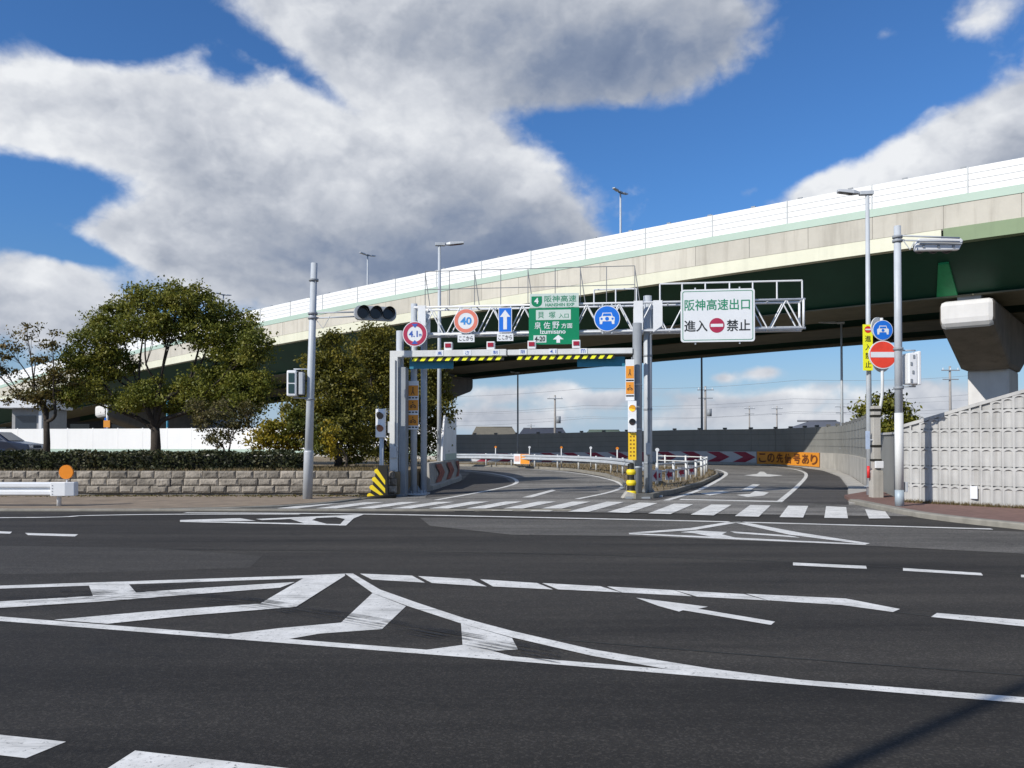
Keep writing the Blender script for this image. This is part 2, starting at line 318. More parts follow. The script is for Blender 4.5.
L_RUST = leaf_mat('rusty_leaves', [(.040, .040, .011), (.085, .078, .018), (.15, .115, .030), (.22, .12, .045)])
L_DARK = leaf_mat('dark_leaves', [(.032, .040, .009), (.085, .088, .014), (.18, .16, .022), (.36, .26, .03)], .30)
L_YELL = leaf_mat('yellow_leaves', [(.10, .10, .012), (.22, .19, .018), (.38, .27, .02), (.48, .29, .02)], .3)
L_HEDGE = leaf_mat('hedge_leaves', [(.012, .020, .008), (.028, .036, .012), (.050, .055, .018), (.10, .075, .035)], .12)
L_TWIG = leaf_mat('dry_leaves', [(.05, .042, .025), (.10, .08, .04), (.16, .12, .06)], .1)
L_DRYG = leaf_mat('dry_grass_blades', [(.08, .065, .03), (.16, .12, .055), (.26, .19, .09)], .2)

# ------------------------------------------------------------------ mesh builder
_tcache = {}
def text_geo(body, bold=.012):
    k = (body, bold)
    if k not in _tcache:
        c = bpy.data.curves.new('lettering', 'FONT'); c.body = body; c.offset = bold; c.resolution_u = 3
        o = bpy.data.objects.new('lettering', c); COL.objects.link(o)
        me = bpy.data.meshes.new_from_object(o.evaluated_get(bpy.context.evaluated_depsgraph_get()))
        vs = [(v.co.x, v.co.y) for v in me.vertices]; fs = [tuple(p.vertices) for p in me.polygons]
        bpy.data.objects.remove(o); bpy.data.curves.remove(c); bpy.data.meshes.remove(me)
        xs = [v[0] for v in vs]; ys = [v[1] for v in vs]; x0, x1, y0, y1 = min(xs), max(xs), min(ys), max(ys)
        _tcache[k] = ([((x-(x0+x1)/2)/(x1-x0), (y-(y0+y1)/2)/(y1-y0)) for x, y in vs], fs)
    return _tcache[k]

class MB:
    def __init__(s): s.v = []; s.f = []; s.m = []; s.sm = []
    def add(s, vs, fs, m=0, smooth=False):
        b = len(s.v); s.v += [tuple(x) for x in vs]
        for f in fs: s.f.append(tuple(b+i for i in f)); s.m.append(m); s.sm.append(smooth)
        return s
    def box(s, x0, x1, y0, y1, z0, z1, m=0):
        return s.add([(x0, y0, z0), (x1, y0, z0), (x1, y1, z0), (x0, y1, z0), (x0, y0, z1), (x1, y0, z1), (x1, y1, z1), (x0, y1, z1)],
                     [(3, 2, 1, 0), (4, 5, 6, 7), (0, 1, 5, 4), (1, 2, 6, 5), (2, 3, 7, 6), (3, 0, 4, 7)], m)
    def cbox(s, c, sz, m=0, rz=0, rx=0):
        a = MB().box(-sz[0]/2, sz[0]/2, -sz[1]/2, sz[1]/2, -sz[2]/2, sz[2]/2)
        T = Matrix.Translation(c) @ Matrix.Rotation(rz, 4, 'Z') @ Matrix.Rotation(rx, 4, 'X')
        return s.add([T @ Vector(v) for v in a.v], a.f, m)
    def tube(s, pts, r, n=10, m=0, cap=True):
        pts = [Vector(p) for p in pts]; rs = r if isinstance(r, (list, tuple)) else [r]*len(pts)
        vs = []; up = None
        for i, p in enumerate(pts):
            t = (pts[min(i+1, len(pts)-1)]-pts[max(i-1, 0)])
            if t.length < 1e-9: t = Vector((0, 0, 1))
            t.normalize()
            if up is None: up = t.orthogonal().normalized()
            else: up = (up-t*up.dot(t)).normalized()
            w = t.cross(up)
            for k in range(n):
                a = 2*math.pi*k/n; vs.append(p+(up*math.cos(a)+w*math.sin(a))*rs[i])
        fs = [(i*n+k, i*n+(k+1) % n, (i+1)*n+(k+1) % n, (i+1)*n+k) for i in range(len(pts)-1) for k in range(n)]
        s.add(vs, fs, m, n > 6)
        if cap:
            b = len(s.v)-len(vs)
            s.f.append(tuple(b+k for k in reversed(range(n)))); s.m.append(m); s.sm.append(False)
            s.f.append(tuple(b+(len(pts)-1)*n+k for k in range(n))); s.m.append(m); s.sm.append(False)
        return s
    def prism_y(s, poly, y0, y1, m=0):
        n = len(poly); a = sum(poly[i][0]*poly[(i+1) % n][1]-poly[(i+1) % n][0]*poly[i][1] for i in range(n))
        if a < 0: poly = poly[::-1]
        vs = [(x, y0, z) for x, z in poly]+[(x, y1, z) for x, z in poly]
        return s.add(vs, [tuple(range(n)), tuple(range(2*n-1, n-1, -1))]+[(i, n+i, n+(i+1) % n, (i+1) % n) for i in range(n)], m)
    def prism_z(s, poly, z0, z1, m=0):
        n = len(poly); a = sum(poly[i][0]*poly[(i+1) % n][1]-poly[(i+1) % n][0]*poly[i][1] for i in range(n))
        if a < 0: poly = poly[::-1]
        vs = [(x, y, z0) for x, y in poly]+[(x, y, z1) for x, y in poly]
        return s.add(vs, [tuple(range(n-1, -1, -1)), tuple(range(n, 2*n))]+[(i, (i+1) % n, n+(i+1) % n, n+i) for i in range(n)], m)
    def flat(s, poly, z, m=0):
        n = len(poly); a = sum(poly[i][0]*poly[(i+1) % n][1]-poly[(i+1) % n][0]*poly[i][1] for i in range(n))
        if a < 0: poly = poly[::-1]
        return s.add([(p[0], p[1], z) for p in poly], [tuple(range(n))], m)
    def face_y(s, poly, y, m=0):      # flat mark in the XZ plane seen from -Y
        n = len(poly); a = sum(poly[i][0]*poly[(i+1) % n][1]-poly[(i+1) % n][0]*poly[i][1] for i in range(n))
        if a < 0: poly = poly[::-1]
        return s.add([(x, y, z) for x, z in poly], [tuple(range(n))], m)
    def disc(s, cx, cz, r, y0, y1=None, n=40, m=0):
        p = [(cx+r*math.cos(2*math.pi*k/n), cz+r*math.sin(2*math.pi*k/n)) for k in range(n)]
        return s.face_y(p, y0, m) if y1 is None else s.prism_y(p, y0, y1, m)
    def ring(s, cx, cz, r0, r1, y, n=40, m=0):
        vs = []; 
        for k in range(n):
            a = 2*math.pi*k/n; vs += [(cx+r0*math.cos(a), y, cz+r0*math.sin(a)), (cx+r1*math.cos(a), y, cz+r1*math.sin(a))]
        return s.add(vs, [(2*k, 2*k+1, (2*k+3) % (2*n), (2*k+2) % (2*n)) for k in range(n)], m)
    def text(s, body, cx, cz, w, h, y, m=0, bold=.012):
        vs, fs = text_geo(body, bold)
        return s.add([(cx+x*w, y, cz+z*h) for x, z in vs], fs, m)
    def lathe(s, prof, n=20, c=(0, 0), mats=None, shear=(0, 0)):
        for i in range(len(prof)-1):
            (r0, z0), (r1, z1) = prof[i], prof[i+1]; vs = []
            for k in range(n):
                a = 2*math.pi*k/n
                vs += [(c[0]+r0*math.cos(a)+shear[0]*z0, c[1]+r0*math.sin(a)+shear[1]*z0, z0), (c[0]+r1*math.cos(a)+shear[0]*z1, c[1]+r1*math.sin(a)+shear[1]*z1, z1)]
            s.add(vs, [(2*k, (2*k+2) % (2*n), (2*k+3) % (2*n), 2*k+1) for k in range(n)], mats[i] if mats else 0, True)
        return s
    def sweep(s, path, prof, m=0, closed=True, caps=True, smooth=False, zs=None):
        """prof: (offset to the right of the walking direction, z) swept along a plan path"""
        n = len(prof); vs = []
        for i, p in enumerate(path):
            a = path[max(i-1, 0)]; b = path[min(i+1, len(path)-1)]
            t = Vector((b[0]-a[0], b[1]-a[1])).normalized(); nn = Vector((t.y, -t.x))
            for o, z in prof: vs.append((p[0]+nn.x*o, p[1]+nn.y*o, z+(zs[i] if zs else 0)))
        kk = n if closed else n-1
        fs = [(i*n+k, (i+1)*n+k, (i+1)*n+(k+1) % n, i*n+(k+1) % n) for i in range(len(path)-1) for k in range(kk)]
        if closed and caps: fs += [tuple(range(n)), tuple((len(path)-1)*n+k for k in reversed(range(n)))]
        return s.add(vs, fs, m, smooth)
    def build(s, name, mats, parent=None, bevel=0, fix=True):
        me = bpy.data.meshes.new(name); me.from_pydata(s.v, [], s.f)
        if not isinstance(mats, (list, tuple)): mats = [mats]
        for m in mats: me.materials.append(m)
        me.polygons.foreach_set('material_index', s.m); me.polygons.foreach_set('use_smooth', s.sm)
        me.update()
        o = bpy.data.objects.new(name, me); COL.objects.link(o)
        if parent: o.parent = parent
        if bevel:
            b = o.modifiers.new('bevel', 'BEVEL'); b.width = bevel; b.segments = 2; b.limit_method = 'ANGLE'; b.angle_limit = R(40)
        return o

def build_split(mb, name, mats, parent, bevel=0):
    par = list(range(len(mb.v)))
    def find(a):
        while par[a] != a: par[a] = par[par[a]]; a = par[a]
        return a
    for f in mb.f:
        for k in f[1:]: par[find(k)] = find(f[0])
    groups = {}
    for i, f in enumerate(mb.f): groups.setdefault(find(f[0]), []).append(i)
    out = []
    for fs in groups.values():
        m = MB(); idx = {}
        for i in fs:
            for k in mb.f[i]:
                if k not in idx: idx[k] = len(m.v); m.v.append(mb.v[k])
            m.f.append(tuple(idx[k] for k in mb.f[i])); m.m.append(mb.m[i]); m.sm.append(mb.sm[i])
        out.append(m.build(name, mats, parent, bevel))
    return out
def tag(o, label=None, cat=None, group=None, kind=None):
    if label: o['label'] = label
    if cat: o['category'] = cat
    if group: o['group'] = group
    if kind: o['kind'] = kind
    return o
def thing(name, label, cat, loc=(0, 0, 0), rz=0, group=None):
    o = bpy.data.objects.new(name, None); COL.objects.link(o); o.empty_display_size = .2
    o.location = loc; o.rotation_euler = (0, 0, rz)
    return tag(o, label, cat, group)
def dup(o, loc=None, rz=None, label=None, parent=None):
    c = o.copy(); COL.objects.link(c)
    if parent: c.parent = parent
    if loc is not None: c.location = loc
    if rz is not None: c.rotation_euler = (0, 0, rz)
    if label: c['label'] = label
    for ch in list(o.children): dup(ch, parent=c)
    return c
def struct(o): o['kind'] = 'structure'; return o
def crom(pts, n=8):
    pts = [Vector(p) for p in pts]; out = []
    for i in range(len(pts)-1):
        p0, p1, p2, p3 = pts[max(i-1, 0)], pts[i], pts[i+1], pts[min(i+2, len(pts)-1)]
        for k in range(n):
            t = k/n; out.append(.5*((2*p1)+(p2-p0)*t+(2*p0-5*p1+4*p2-p3)*t*t+(3*p1-p0-3*p2+p3)*t**3))
    out.append(pts[-1]); return out
def resample(pts, step):
    pts = [Vector(p) for p in pts]; out = [pts[0].copy()]; acc = 0
    for a, b in zip(pts, pts[1:]):
        L = (b-a).length; d = step-acc
        while d <= L: out.append(a+(b-a)*(d/L)); d += step
        acc = (acc+L) % step if L else acc
        acc = L-(d-step)
    return out

# ================================================================== SETTING
PXG = lambda pts: [gp(*p)[:2] for p in pts]
g = MB().flat([(-2500, -600), (2500, -600), (2500, 3500), (-2500, 3500)], -.03).build('ground', M_GROUND); struct(g)
road = MB().flat([(-220, -40), (220, -40), (220, 8), (30, 12), (11, 16.5), (9.5, 20), (9.5, 23), (-3.2, 25), (-4.6, 23.4), (-5.2, 21.7), (-6.2, 20.7), (-8.5, 19.9), (-14, 19.7), (-220, 19.7)], 0).build('road', M_ROAD); struct(road)
mb = MB(); mb.flat(PXG([(420, 518), (740, 522), (1024, 532), (1250, 552), (1250, 592), (1024, 554), (870, 546), (640, 536.5), (512, 535), (430, 526)]), .004); mb.build('worn_lane', M_OLD, road)
mb = MB(); mb.flat(PXG([(-700, 585), (0, 620.5), (512, 659), (1024, 701), (1424, 735), (1700, 1200), (900, 2600), (-300, 2600), (-1500, 900)]), .002); mb.build('new_lane', asphalt('asphalt_dark', (.0135, .0120, .0102), (.043, .0385, .0325)), road)
def rubber():
    m = bpy.data.materials.new('tyre_rubber_mark'); m.use_nodes = True; nt = m.node_tree; N = nt.nodes; L = nt.links
    b = N['Principled BSDF']; b.inputs['Base Color'].default_value = (.02, .02, .02, 1); b.inputs['Roughness'].default_value = .8
    tc = N.new('ShaderNodeTexCoord'); n = N.new('ShaderNodeTexNoise'); n.inputs['Scale'].default_value = 3.5; n.inputs['Detail'].default_value = 7; L.new(tc.outputs['Object'], n.inputs[0])
    r = N.new('ShaderNodeMapRange'); L.new(n.outputs[0], r.inputs[0]); r.inputs[1].default_value = .36; r.inputs[2].default_value = .66; r.inputs[4].default_value = .8
    L.new(r.outputs[0], b.inputs['Alpha']); return m
M_RUB = rubber()
# ramp surfaces
ramp = MB().flat([(-4.0, 24.0), (-4.3, 23.0), (-4.8, 21.7), (-5.6, 20.7), (-6.6, 20.2), (-4.0, 19.75), (-1.5, 19.6), (3, 18.9), (9.0, 18.0), (9.4, 21.5), (12, 27), (16.5, 40), (18.6, 46), (19.2, 50), (19.2, 53), (19.0, 55.4), (17.7, 59.4), (9.9, 65.2), (-2.8, 72.2), (-20, 77.2), (-60, 84), (-60, 62), (-33, 60), (-20, 57), (-11, 53), (-6, 48), (-3.2, 42), (-2.3, 36), (-2.4, 32), (-2.75, 27.8), (-3.0, 25)], .008).build('ramp_road', M_RAMP); struct(ramp)
mb = MB(); mb.flat(PXG([(783, 502.5), (848, 505), (847, 487), (839, 477), (822, 470.5), (800, 468), (808, 474), (806, 480), (796, 489)]), .012); mb.build('shoulder_strip', M_SHLD, ramp)
mb = MB(); mb.flat(PXG([(655, 501), (700, 489.5), (722, 477), (722, 474), (712, 471), (640, 468), (560, 470), (622, 480), (632, 490), (632, 500)]), .012)
mb.flat(PXG([(440, 497), (500, 489), (513, 484), (505, 478), (470, 473), (463, 480), (432, 490), (425, 498)]), .012); mb.build('sealed_patch', M_SHLD, ramp)

ML = []
def stripe_px(mb, pts, w, z, n=6):
    P = crom([Vector((p[0], p[1])) for p in PXG(pts)], n)
    vs = []
    for i, p in enumerate(P):
        t = (P[min(i+1, len(P)-1)]-P[max(i-1, 0)]).normalized(); nn = Vector((-t.y, t.x))
        vs += [(p.x+nn.x*w/2, p.y+nn.y*w/2, z), (p.x-nn.x*w/2, p.y-nn.y*w/2, z)]
    mb.add(vs, [(2*i+1, 2*i+3, 2*i+2, 2*i) for i in range(len(P)-1)])
Z = .004
def tyre_mark(lines, w):
    mb = MB()
    for k, l in enumerate(lines): stripe_px(mb, l, w*random.uniform(.6, 1.3), .0095+.0004*k, 5)
    mb.build('tyre_mark', M_RUB, road)
mb = MB()
mb.flat(PXG([(-60, 545), (150, 548), (262, 556), (250, 568), (60, 574), (-60, 575)]), .0022)
mb.build('dusty_patch', asphalt('asphalt_dusty', (.030, .027, .023), (.075, .069, .060), (.07, 1.2, 1), .8), road)
mb = MB()
for ln, w_ in (([(895, 612), (935, 617)], .03), ([(120, 549), (500, 553), (760, 561), (1030, 575)], .022), ([(560, 640), (760, 656), (1030, 676)], .02)): stripe_px(mb, ln, w_, .003)
mb.build('sealed_joint', M_BLK, road)
tyre_mark([[(60, 590+d*.9), (150, 592+d), (240, 597.5+d), (300, 606+d), (385, 620+d*1.1), (470, 634.5+d*1.3), (560, 650+d*1.5)] for d in (0, 1.2, 2.5, 4.6, 5.4, 7.4, 9.6)], .026)
tyre_mark([[(-40, 600+d), (60, 597+d*.9), (110, 592+d*.8), (150, 586+d*.6), (200, 581+d*.5)] for d in (0, 1.4, 4.2, 5.5, 9)], .026)
# foreground gore (zebra island)
q = lambda pts: [(x/2, 500+y/2) for x, y in pts]              # read off a 2x enlargement, left half
q8 = lambda pts: [(512+x/2, 500+y/2) for x, y in pts]
mb = MB()
_pc = [0]
def P(pts):
    _pc[0] += 1; return mb.flat(PXG(pts), Z+.0006*(_pc[0] % 6))
P(q([(-700, 181), (0, 172), (620, 151), (690, 148), (690, 152.5), (620, 157), (0, 178), (-700, 188)]))
P(q([(-700, 162), (0, 234), (512, 274), (1024, 314), (1424, 347), (2048, 396), (2600, 440), (2600, 457), (2048, 408), (1424, 356), (1024, 323), (512, 283), (0, 243), (-700, 170)][::1]))
P(q([(690, 148), (706, 148), (760, 180), (836, 207), (930, 238), (1024, 263), (1184, 300), (1324, 323), (1424, 339), (1600, 361), (1424, 349), (1324, 338), (1184, 313), (1024, 276), (925, 249), (815, 213), (745, 187)]))
P(q([(-400, 225), (0, 204), (186, 193), (176, 167.5), (254, 165), (272, 186), (410, 176.5), (590, 165), (560, 176.5), (410, 188), (190, 205), (0, 217), (-400, 240)]))
P(q([(606, 158), (690, 152.5), (592, 215), (500, 222.5), (370, 233), (215, 249), (108, 241), (300, 224), (520, 208.5)]))
P(q([(745, 187), (812, 213), (764, 259), (640, 268), (565, 281), (452, 270), (560, 257), (682, 246)]))
P(q([(922, 248), (1024, 277), (1036, 300), (985, 303), (1040, 318), (850, 301), (925, 291)]))
mb.build('gore_marking', M_PAINT, road)
mb = MB()
for pl in ([(360, 574), (412, 576), (425, 583), (372, 580)], [(418, 576.5), (470, 579.5), (487, 587), (432, 583.5)], [(480, 579.8), (537, 583.5), (553, 590), (493, 587)],
           [(542, 583.6), (600, 586.8), (621, 593), (558, 590)], [(607, 586.8), (674, 590.5), (692, 596.6), (622, 592.8)], [(675, 590.6), (744, 594.5), (767, 600.8), (697, 597)],
           [(746, 594.2), (846, 599), (900, 609.5), (893, 612.5), (842, 605.5), (768, 600.8)],
           [(937, 613.5), (1024, 620.5), (1130, 630), (1130, 637), (1024, 627), (931, 617.5)], [(1240, 640), (1450, 660), (1450, 668), (1236, 647)],
           [(793, 563), (866, 566.4), (867, 569.4), (793, 565.8)], [(903, 568.3), (981, 573.2), (983, 575.8), (903, 571)], [(1021, 575), (1100, 580), (1103, 583), (1021, 577.5)],
           [(-60, 529), (12, 532), (10, 534), (-60, 531)], [(25, 533.2), (78, 534.6), (75, 536.8), (28, 535.4)]):
    P(pl)
mb.build('lane_dash', M_PAINT, road)
mb = MB(); P([(636, 598.3), (708, 607.4), (698, 609.4), (775, 622.3), (771, 625.6), (683, 610.8), (679, 612.2), (658, 606.4)]); mb.build('arrow_marking', M_PAINT2, road)
Z = .008
mb = MB()
P([(629, 533.4), (690, 528.6), (732, 521.8), (740, 521.9), (800, 533.2), (870, 544), (866, 545), (790, 535.4), (736, 523.4), (694, 530.6), (650, 533.4)])
P([(629, 533.4), (740, 538.2), (866, 544.4), (866, 545.4), (740, 540), (629, 534.6)])
P([(697, 531), (727, 532.4), (722, 534.8), (735, 538), (712, 537.2), (694, 533.6), (680, 532.6)])
P([(730, 531.6), (790, 536), (800, 538.2), (735, 533.6)])
P([(180, 520.6), (262, 518.8), (350, 515.0), (363, 514.6), (352, 518.5), (346, 525.2), (330, 525), (180, 522)][::1] if False else [(180, 520.4), (240, 518.6), (256, 521.3), (180, 521.6)])
P([(256, 519.4), (352, 515.2), (364, 514.8), (354, 518.6), (346, 526), (339, 526), (345, 519.5), (336, 517.6), (262, 520.6)])
P([(180, 521), (346, 524.8), (346, 526), (180, 522.4)])
P([(289, 519), (318, 517.8), (312, 520.4), (328, 524.6), (306, 524.2)])
mb.build('traffic_island_marking', M_PAINT, road)
mb = MB()
stripe_px(mb, [(-500, 519), (0, 518), (88, 515.8), (170, 514.6), (300, 514.4)], .17, Z)
stripe_px(mb, [(185, 513.2), (340, 514.2), (512, 517.4), (740, 522.6), (992, 529.6)], .2, Z+.003)
mb.build('edge_line', M_PAINT, road)
Z = .004
mb = MB()
P([(-90, 728), (0, 735.5), (66, 742.5), (26, 759), (-120, 742)])
P([(135, 751.5), (262, 766), (310, 772), (200, 830), (60, 800)])
P([(330, 775), (470, 795), (420, 850), (250, 820)])
mb.build('crosswalk_marking', M_PAINT, road)
# far crosswalk
Z = .016
lowX = [-6.0, -4.05, 0, 2.1, 4.4, 5.1, 6.7, 7.7, 8.3]; lowY = [19.95, 19.6, 19.4, 19.05, 18.2, 17.9, 17.55, 17.4, 17.6]
upX = [-6.2, -4.6, -3.8, 0, 2.7, 4.6, 6.5, 8.2, 8.8]; upY = [20.4, 21.8, 22.2, 22.5, 22.4, 21.5, 21.1, 20.7, 18.6]
mb = MB(); x = -5.79
while x < 8.0:
    pts = []
    for xx in (x, x+.47):
        y = np.interp(xx, lowX, lowY); t = 0
        while t < 3.4 and y+t < np.interp(xx+.39*t, upX, upY): t += .05
        pts.append(((xx, y), (xx+.39*t, y+t)))
    mb.flat([pts[0][0], pts[1][0], pts[1][1], pts[0][1]], Z+.002); x += .885
mb.build('crosswalk_marking', M_PAINT, ramp)
mb = MB()
stripe_px(mb, [(436, 500.5), (478, 493), (508, 486.5), (517, 482), (510, 477.5), (490, 473.5), (464, 471)], .16, Z)
stripe_px(mb, [(577, 499.5), (606, 493.5), (621, 488.5), (621, 484.5), (608, 479.5), (580, 474), (540, 470), (500, 467.8), (462, 466.8)], .16, Z)
stripe_px(mb, [(666, 501), (700, 490), (722, 478), (726, 473.5), (718, 470.2), (700, 469)], .18, Z)
stripe_px(mb, [(779, 502.5), (797, 487), (806, 476.5), (803, 472), (790, 468.8), (770, 467)], .16, Z)
stripe_px(mb, [(680, 500.0), (779, 502.2)], .42, Z+.002)
mb.build('edge_line', M_PAINT, ramp)
mb = MB()
P([(522, 498), (552, 490.2), (556, 491), (532, 498)]); P([(740, 491), (753, 484.6), (760, 485), (750, 491)])
P([(744, 475.6), (757, 474.2), (760, 471.8), (764, 472), (767, 474.4), (783, 475.6), (770, 476.9), (757, 476.7)])
P([(736, 495.4), (750, 494.4), (755, 491.4), (769, 493), (764, 496), (748, 497.6)]); P([(700, 494), (722, 491.5), (730, 492.5), (710, 496)])
mb.build('arrow_marking', M_PAINT, ramp)

# sidewalks, kerbs, verge
def slab(poly, z0, z1): return MB().prism_z(poly, z0, z1)
left_walk = slab([(-200, 19.65), (-14, 19.65), (-8.4, 19.8), (-6.1, 20.6), (-5.0, 21.8), (-4.4, 23.4), (-3.9, 24.3), (-3.5, 24.9), (-3.6, 26.3), (-200, 26.3)], -.02, .05).build('sidewalk', M_WALK); struct(left_walk)
kp = crom([(-200, 19.55), (-14, 19.55), (-8.3, 19.7), (-6.0, 20.5), (-4.9, 21.7), (-4.3, 23.4)], 6)
MB().sweep([tuple(p) for p in kp], [(-.07, -.02), (-.07, .055), (.05, .055), (.07, .04), (.07, -.02)]).build('kerb', M_KERB, left_walk)
MB().tube([at(357, 499.5, 23.6), at(396, 495.8, 24.0)], .06, 8).build('rubber_kerb', M_BLK, left_walk)
rw = [gp(*p)[:2] for p in [(852, 503.5), (885, 510.6), (918, 517), (963, 523), (1024, 529.5), (1200, 549), (1600, 590)]]
right_walk = slab(rw+[(40, 12), (40, 14), (14.1, 16.9), (11.95, 19.1), (10.05, 21.3), (11.9, 27), (9.6, 24)], -.02, .10).build('sidewalk', M_BRICK); struct(right_walk)
MB().sweep([tuple(p) for p in crom(rw, 5)], [(-.16, -.02), (-.16, .115), (.05, .115), (.07, .09), (.07, -.02)]).build('kerb', M_KERB, right_walk)
verge = MB().prism_z([(-220, 24.9), (-3.4, 24.9), (-3.1, 28), (-2.75, 32), (-2.65, 36), (-3.5, 42), (-6.3, 47.8), (-11.2, 52.6), (-20, 56.6), (-33, 59.6), (-60, 62.5), (-220, 70)], -.02, .74).build('verge', M_SOIL); struct(verge)
# concrete apron along the exit curve
ap = [gp(*p)[:2] for p in [(849, 505), (848, 487), (840, 477), (824, 471), (805, 468), (780, 466.3), (762, 465.6)]]
apron = MB().prism_z(ap+[(17.6, 58.9), (18.7, 55.2), (18.9, 52.5), (18.8, 50), (18.2, 46.4), (16.1, 39.6), (12.9, 30.4), (12.0, 28), (11.6, 26.6), (9.9, 21.8)], -.02, .05).build('gutter', M_CONC); struct(apron)
# island
isl = [gp(*p)[:2] for p in [(634, 499), (650, 498.5), (672, 494), (700, 485.5), (717, 477), (714, 472.5), (690, 469.6), (640, 467.4), (560, 465.6), (460, 464.4), (380, 463.5), (380, 464.9), (460, 466.2), (520, 467.8), (572, 471), (606, 476.5), (622, 482.5), (629, 490)]]
island = MB().prism_z(isl, -.02, .13).build('median_island', M_SOIL); struct(island)
MB().sweep([tuple(p) for p in isl], [(-.02, -.02), (-.02, .15), (.10, .15), (.10, -.02)]).build('kerb', M_KERB, island)

def blades(name, n, sampler, h, mat, lab, w=.02):
    vs = []; fs = []
    for i in range(n):
        p = sampler(); hh = h*random.uniform(.4, 1.3); a = random.uniform(0, 6.28); dx, dy = math.cos(a)*w, math.sin(a)*w
        lx, ly = random.gauss(0, hh*.45), random.gauss(0, hh*.45)
        b = len(vs); vs += [(p[0]-dx, p[1]-dy, p[2]-.01), (p[0]+dx, p[1]+dy, p[2]-.01), (p[0]+lx, p[1]+ly, p[2]+hh)]; fs.append((b, b+1, b+2))
    o = MB().add(vs, fs).build(name, mat); return tag(o, lab, 'grass', None, 'stuff')
def in_poly(x, y, poly):
    c = False; n = len(poly)
    for i in range(n):
        (x1, y1), (x2, y2) = poly[i], poly[i-1]
        if (y1 > y) != (y2 > y) and x < (x2-x1)*(y-y1)/(y2-y1)+x1: c = not c
    return c
def isamp():
    while True:
        x, y = random.uniform(-3, 11.5), random.uniform(25.5, 60)
        if in_poly(x, y, isl): return (x, y, .13)
blades('dry_grass', 2300, isamp, .11, L_DRYG, 'dry straw coloured grass covering the kerbed island between the two ramps', .03)
blades('verge_grass', 6500, lambda: (random.uniform(-9, -3.5), random.uniform(24.95, 28.5), .74) if random.random() < .7 else (random.uniform(-30, -9), random.uniform(24.95, 25.6), .74), .10, L_DRYG, 'short dry grass along the top of the low granite wall', .015)
def wsamp():
    t = random.random()**1.0*.9; d = random.uniform(.02, .22)*(random.random()**.7)
    return (9.98+1.9*t*1.3-.77*d-.02, 21.2-2.25*t*1.3-.64*d, .10)
blades('weeds', 1300, wsamp, .09, L_DRYG, 'thin dry weeds along the foot of the ribbed concrete wall', .01)
def litter():
    return (random.uniform(-22, -3.9), 24.5-abs(random.gauss(0, .3)), .055)
blades('leaf_litter', 1800, litter, .03, L_RUST, 'brown fallen leaves lying along the foot of the granite wall', .03)

# ================================================================== VIADUCT
VA = Vector((21.6, 35, 0)); VD = Vector((-.785, .619, 0)).normalized(); VN = Vector((.619, .785, 0)).normalized()
zo = lambda s: -.00034*s*s if s > 0 else 0
def vp(s, o, z): p = VA+VD*s+VN*o; return Vector((p.x, p.y, z+zo(s)))
via = thing('viaduct', 'long elevated expressway viaduct with white sound panels, crossing high over both ramps', 'viaduct', (21.6, 35, 0))
def vsweep(name, prof, mat, s0, s1, step=4, smooth=False, bevel=0):
    mb = MB(); n = len(prof); S = [s0+(s1-s0)*i/max(1, round((s1-s0)/step)) for i in range(max(1, round((s1-s0)/step))+1)]
    vs = [vp(s, o, z)-VA for s in S for o, z in prof]
    fs = [(i*n+k, (i+1)*n+k, (i+1)*n+(k+1) % n, i*n+(k+1) % n) for i in range(len(S)-1) for k in range(n)]
    fs += [tuple(range(n)), tuple((len(S)-1)*n+k for k in reversed(range(n)))]
    mb.add(vs, fs); return mb.build(name, mat, via)
S0, S1 = -42, 190
vsweep('sound_panel', [(0.02, 12.57), (0.02, 13.7), (.12, 13.7), (.12, 12.57)], M_WHITE, S0, S1)
vsweep('trim_strip', [(-.03, 12.2), (-.03, 12.57), (.2, 12.57), (.2, 12.2)], M_MINT, S0, S1)
# seams & top knobs on the panels
mb = MB(); k = S0
while k < S1:
    mb.add([vp(s, o, z)-VA for s, o, z in ((k, -.01, 12.58), (k+.07, -.01, 12.58), (k+.07, -.01, 13.72), (k, -.01, 13.72), (k, .06, 12.58), (k+.07, .06, 12.58), (k+.07, .06, 13.72), (k, .06, 13.72))], [(3, 2, 1, 0), (0, 4, 7, 3), (1, 2, 6, 5), (3, 7, 6, 2)])
    k += 4.0
build_split(mb, 'panel_post', pm('panel_post_grey', (.52, .54, .54), .5), via)
mb = MB()
for zz in (12.85, 13.13, 13.41):
    S = np.arange(S0, S1, 4.0); vs = []
    for s in S: vs += [vp(s, .012, zz)-VA, vp(s, .012, zz+.022)-VA]
    mb.add(vs, [(2*i, 2*i+1, 2*i+3, 2*i+2) for i in range(len(S)-1)])
mb.build('panel_seam', pm('panel_seam_grey', (.34, .36, .37), .5), via)
mb = MB(); k = S0+1
while k < S1:
    p = vp(k, .07, 13.70)-VA; mb.cbox(p+Vector((0, 0, .035)), (.22, .10, .08), 0, math.atan2(VD.y, VD.x)); k += 2.4
build_split(mb, 'cap_bracket', M_GALVD, via)
